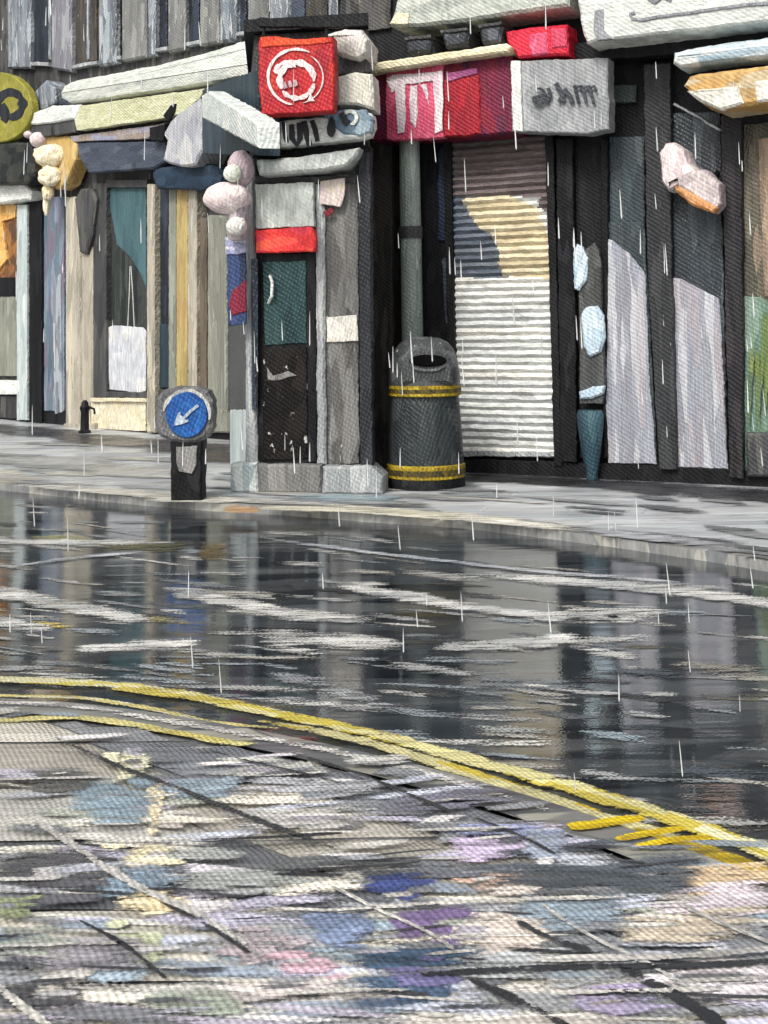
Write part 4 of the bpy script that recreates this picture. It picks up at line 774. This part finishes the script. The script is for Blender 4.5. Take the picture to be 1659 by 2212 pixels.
def leaves(b):
    for i in range(7):
        x = random.uniform(1614, 1700); y = random.uniform(650, 760); dx = random.uniform(-12, 14)
        b.px(FR, [(x, y), (x+6, y+28), (x+dx*.5+8, y+110), (x+dx+3, y+190), (x+dx*.4-3, y+100), (x-4, y+34)], .12+i*.002, .006, bev=.001)
part('leaf', P('leaf_green', ['#66743a', '#5c7044', '#74804a', '#4f6449'], stroke=(14, 14, 3)), t, leaves)
part('planter', dk_grey, t, lambda b: b.rect(FR, 1612, 935, 1706, 1030, .2, .1, bev=.02))
# ------------------------------------------------------------------ litter bin
bp_ = G(921, 1052); t = thing('litter_bin', 'dark grey domed litter bin with two yellow bands standing on the pavement', 'litter bin', bp_)
s = (G(1005, 1052)-G(921, 1052)).length/84
def hz(y): return (1052-y)*s
rot = math.atan2(-bp_.x, bp_.y)
part('base', black, t, lambda b: b.lathe(bp_, [(80*s, 0), (84*s, .01), (85*s, hz(1030)), (82*s, hz(1026))], sy=.85), smooth=True)
part('body', bin_m, t, lambda b: b.lathe(bp_, [(80*s, hz(1030)), (82*s, hz(1000)), (80*s, hz(940)), (76*s, hz(880)), (73*s, hz(850))], sy=.85), smooth=True)
part('front_panel', P('bin_panel', ['#33393b', '#3a4042', '#2c3133'], rough=.4), t, lambda b: b.lathe(bp_+Vector((0, -.03, 0)), [(66*s, hz(992)), (68*s, hz(985)), (66*s, hz(880)), (63*s, hz(868))], sy=.93), smooth=True)
part('yellow_band', yellow, t, lambda b: b.lathe(bp_, [(82*s, hz(1030)), (85*s, hz(1028)), (85*s, hz(1002)), (82*s, hz(1000))], sy=.88), smooth=True)
part('yellow_band', yellow, t, lambda b: b.lathe(bp_, [(76*s, hz(856)), (79*s, hz(854)), (78*s, hz(834)), (75*s, hz(832))], sy=.89), smooth=True)
part('lettering_band', P('band_ink', ['#3b351c', '#5a4d1e', '#2c2a20', '#6b5a1c'], stroke=(26, 26, 6)), t, lambda b: (b.lathe(bp_, [(80*s, hz(1023)), (86*s, hz(1022)), (86*s, hz(1010)), (80*s, hz(1009))], sy=.88), b.lathe(bp_, [(74*s, hz(849)), (79.6*s, hz(848)), (79.4*s, hz(840)), (74*s, hz(839))], sy=.89)), smooth=True)
hd = part('hood', P('bin_dome', ['#434648', '#4e5153', '#393c3e', '#626466'], stroke=(7, 7, 8), rough=.4, fleck=.15, weave=.3), t, lambda b: b.lathe(bp_, [(75*s, hz(845)), (78*s, hz(828)), (77*s, hz(805)), (73*s, hz(780)), (65*s, hz(757)), (52*s, hz(741)), (34*s, hz(732)), (12*s, hz(729)), (1*s, hz(728.5))], sy=.85), smooth=True)
Fb = Frame(bp_, bp_+Vector((1, 0.0, 0)))
part('opening', hole, hd, lambda b: b.ell(Fb, 924, 779, 41, 13, .29, .05, k=30, bev=.01, wob=.003))
part('opening_rim', bin_l, hd, lambda b: b.arc(Fb, 924, 780, 42, 20, 3.5, .45, 2.7, .292, .06, k=26))
part('front_face', P('bin_face', ['#45484a', '#505355', '#3b3e40'], stroke=(8, 8, 5), fleck=.08), hd, lambda b: b.px(Fb, [(868, 830), (866, 795), (880, 765), (905, 752), (940, 752), (968, 765), (980, 795), (978, 830)], .272, .2, bev=.03, wob=.003))
# ------------------------------------------------------------------ keep-left bollard sign
kp = G(402, 1082); t = thing('keep_left_sign', 'short black post with a blue disc and a white arrow pointing down left', 'traffic sign', kp)
Fk = Frame(kp, kp+Vector((1, -.05, 0)))
part('post', black, t, lambda b: b.px(Fk, [(367, 950), (438, 950), (436, 1090), (368, 1090)], .08, .18, bev=.02))
part('post_panel', mid_grey, t, lambda b: b.px(Fk, [(381, 966), (426, 964), (424, 1004), (414, 1024), (388, 1020), (380, 1000)], .1, .03, bev=.006))
hs = part('housing', P('sign_housing', ['#5d5e61', '#6b6c6f', '#515255', '#7b7b78'], stroke=(9, 9, 9), fleck=.2), t, lambda b: b.px(Fk, [(338, 862), (352, 842), (380, 836), (425, 836), (448, 846), (458, 868), (458, 925), (446, 948), (420, 958), (370, 954), (345, 944), (336, 925)], .1, .2, bev=.03))
part('rim', P('rim_pale', ['#a9aaa6', '#bcbcb6', '#989a98']), hs, lambda b: b.arc(Fk, 403, 896, 50, 52, 5, -3.0, .2, .115, .03, k=30))
part('blue_disc', blue, t, lambda b: b.ell(Fk, 403, 896, 45, 49, .125, .04, k=36, bev=.008, wob=.006))
part('arrow', P('arrow_white', ['#99a7b5', '#a9b4be', '#8a9aab']), t, lambda b: (b.line(Fk, [(428, 876), (412, 888), (396, 902)], 3.2, .138), b.line(Fk, [(388, 890), (382, 904), (377, 918), (392, 913), (406, 908)], 2.6, .139), b.px(Fk, [(385, 892), (396, 902), (404, 910), (378, 919)], .137, .01, wob=.004, bev=.001)))
# ------------------------------------------------------------------ rain
bm = MB(); rr = random.Random(3)
for i in range(250):
    x, y = rr.uniform(0, W), rr.uniform(0, H*.82); dd = rr.uniform(3.2, 9.3); r = ray(x, y); p = EYEP + r*(dd/r.y)
    if p.z < .15 or p.z > 6: continue
    L_ = rr.uniform(.03, .11)*dd/6; w_ = rr.uniform(.8, 1.5)*dd/F; sl_ = rr.uniform(-.02, .09)
    bm.tube([p+Vector((-sl_*L_, 0, L_)), p+Vector((-sl_*L_*.6, 0, L_*.6)), p, p+Vector((sl_*L_*.5, 0, -L_*.5)), p+Vector((sl_*L_*.6, 0, -L_*.6))], [w_*.2, w_*.7, w_, w_*1.3, w_*.3], 6)
rn = obj('rain', bm, P('rain_water', ['#c4c8c9', '#d4d6d5'], rough=.1, weave=0, bump=0), org=Vector((0, 0, 0)), smooth=True); rn['kind'] = 'stuff'; rn['label'] = 'pale streaks of falling rain'; rn['category'] = 'rain'
# ------------------------------------------------------------------ light
EL, AZ = math.radians(44), math.radians(208)
w = D.worlds.new('World'); SC.world = w; w.use_nodes = True; nt = w.node_tree
sk = nt.nodes.new('ShaderNodeTexSky'); sk.sky_type = 'NISHITA'; sk.sun_disc = False; sk.sun_elevation = EL; sk.sun_rotation = AZ; sk.dust_density = 6; sk.air_density = 1; sk.ozone_density = 1
hs_ = nt.nodes.new('ShaderNodeHueSaturation'); hs_.inputs['Saturation'].default_value = .35
nt.links.new(sk.outputs[0], hs_.inputs['Color']); nt.links.new(hs_.outputs[0], nt.nodes['Background'].inputs['Color']); nt.nodes['Background'].inputs['Strength'].default_value = .12
sun = D.objects.new('sun', D.lights.new('sun', 'SUN')); COL.objects.link(sun); sun.data.energy = 1.65; sun.data.angle = math.radians(14); sun.data.color = (1, .96, .9)
sd = Vector((math.sin(AZ)*math.cos(EL), math.cos(AZ)*math.cos(EL), math.sin(EL)))
sun.rotation_euler = sd.to_track_quat('Z', 'Y').to_euler(); sun.location = sd*30
vs = SC.view_settings; SC.cycles.transparent_max_bounces = 40; vs.view_transform = 'Standard'; vs.look = 'None'; vs.exposure = 0.33; SC.cycles.max_bounces = 6; SC.cycles.diffuse_bounces = 3; SC.cycles.glossy_bounces = 3; vs.gamma = 1
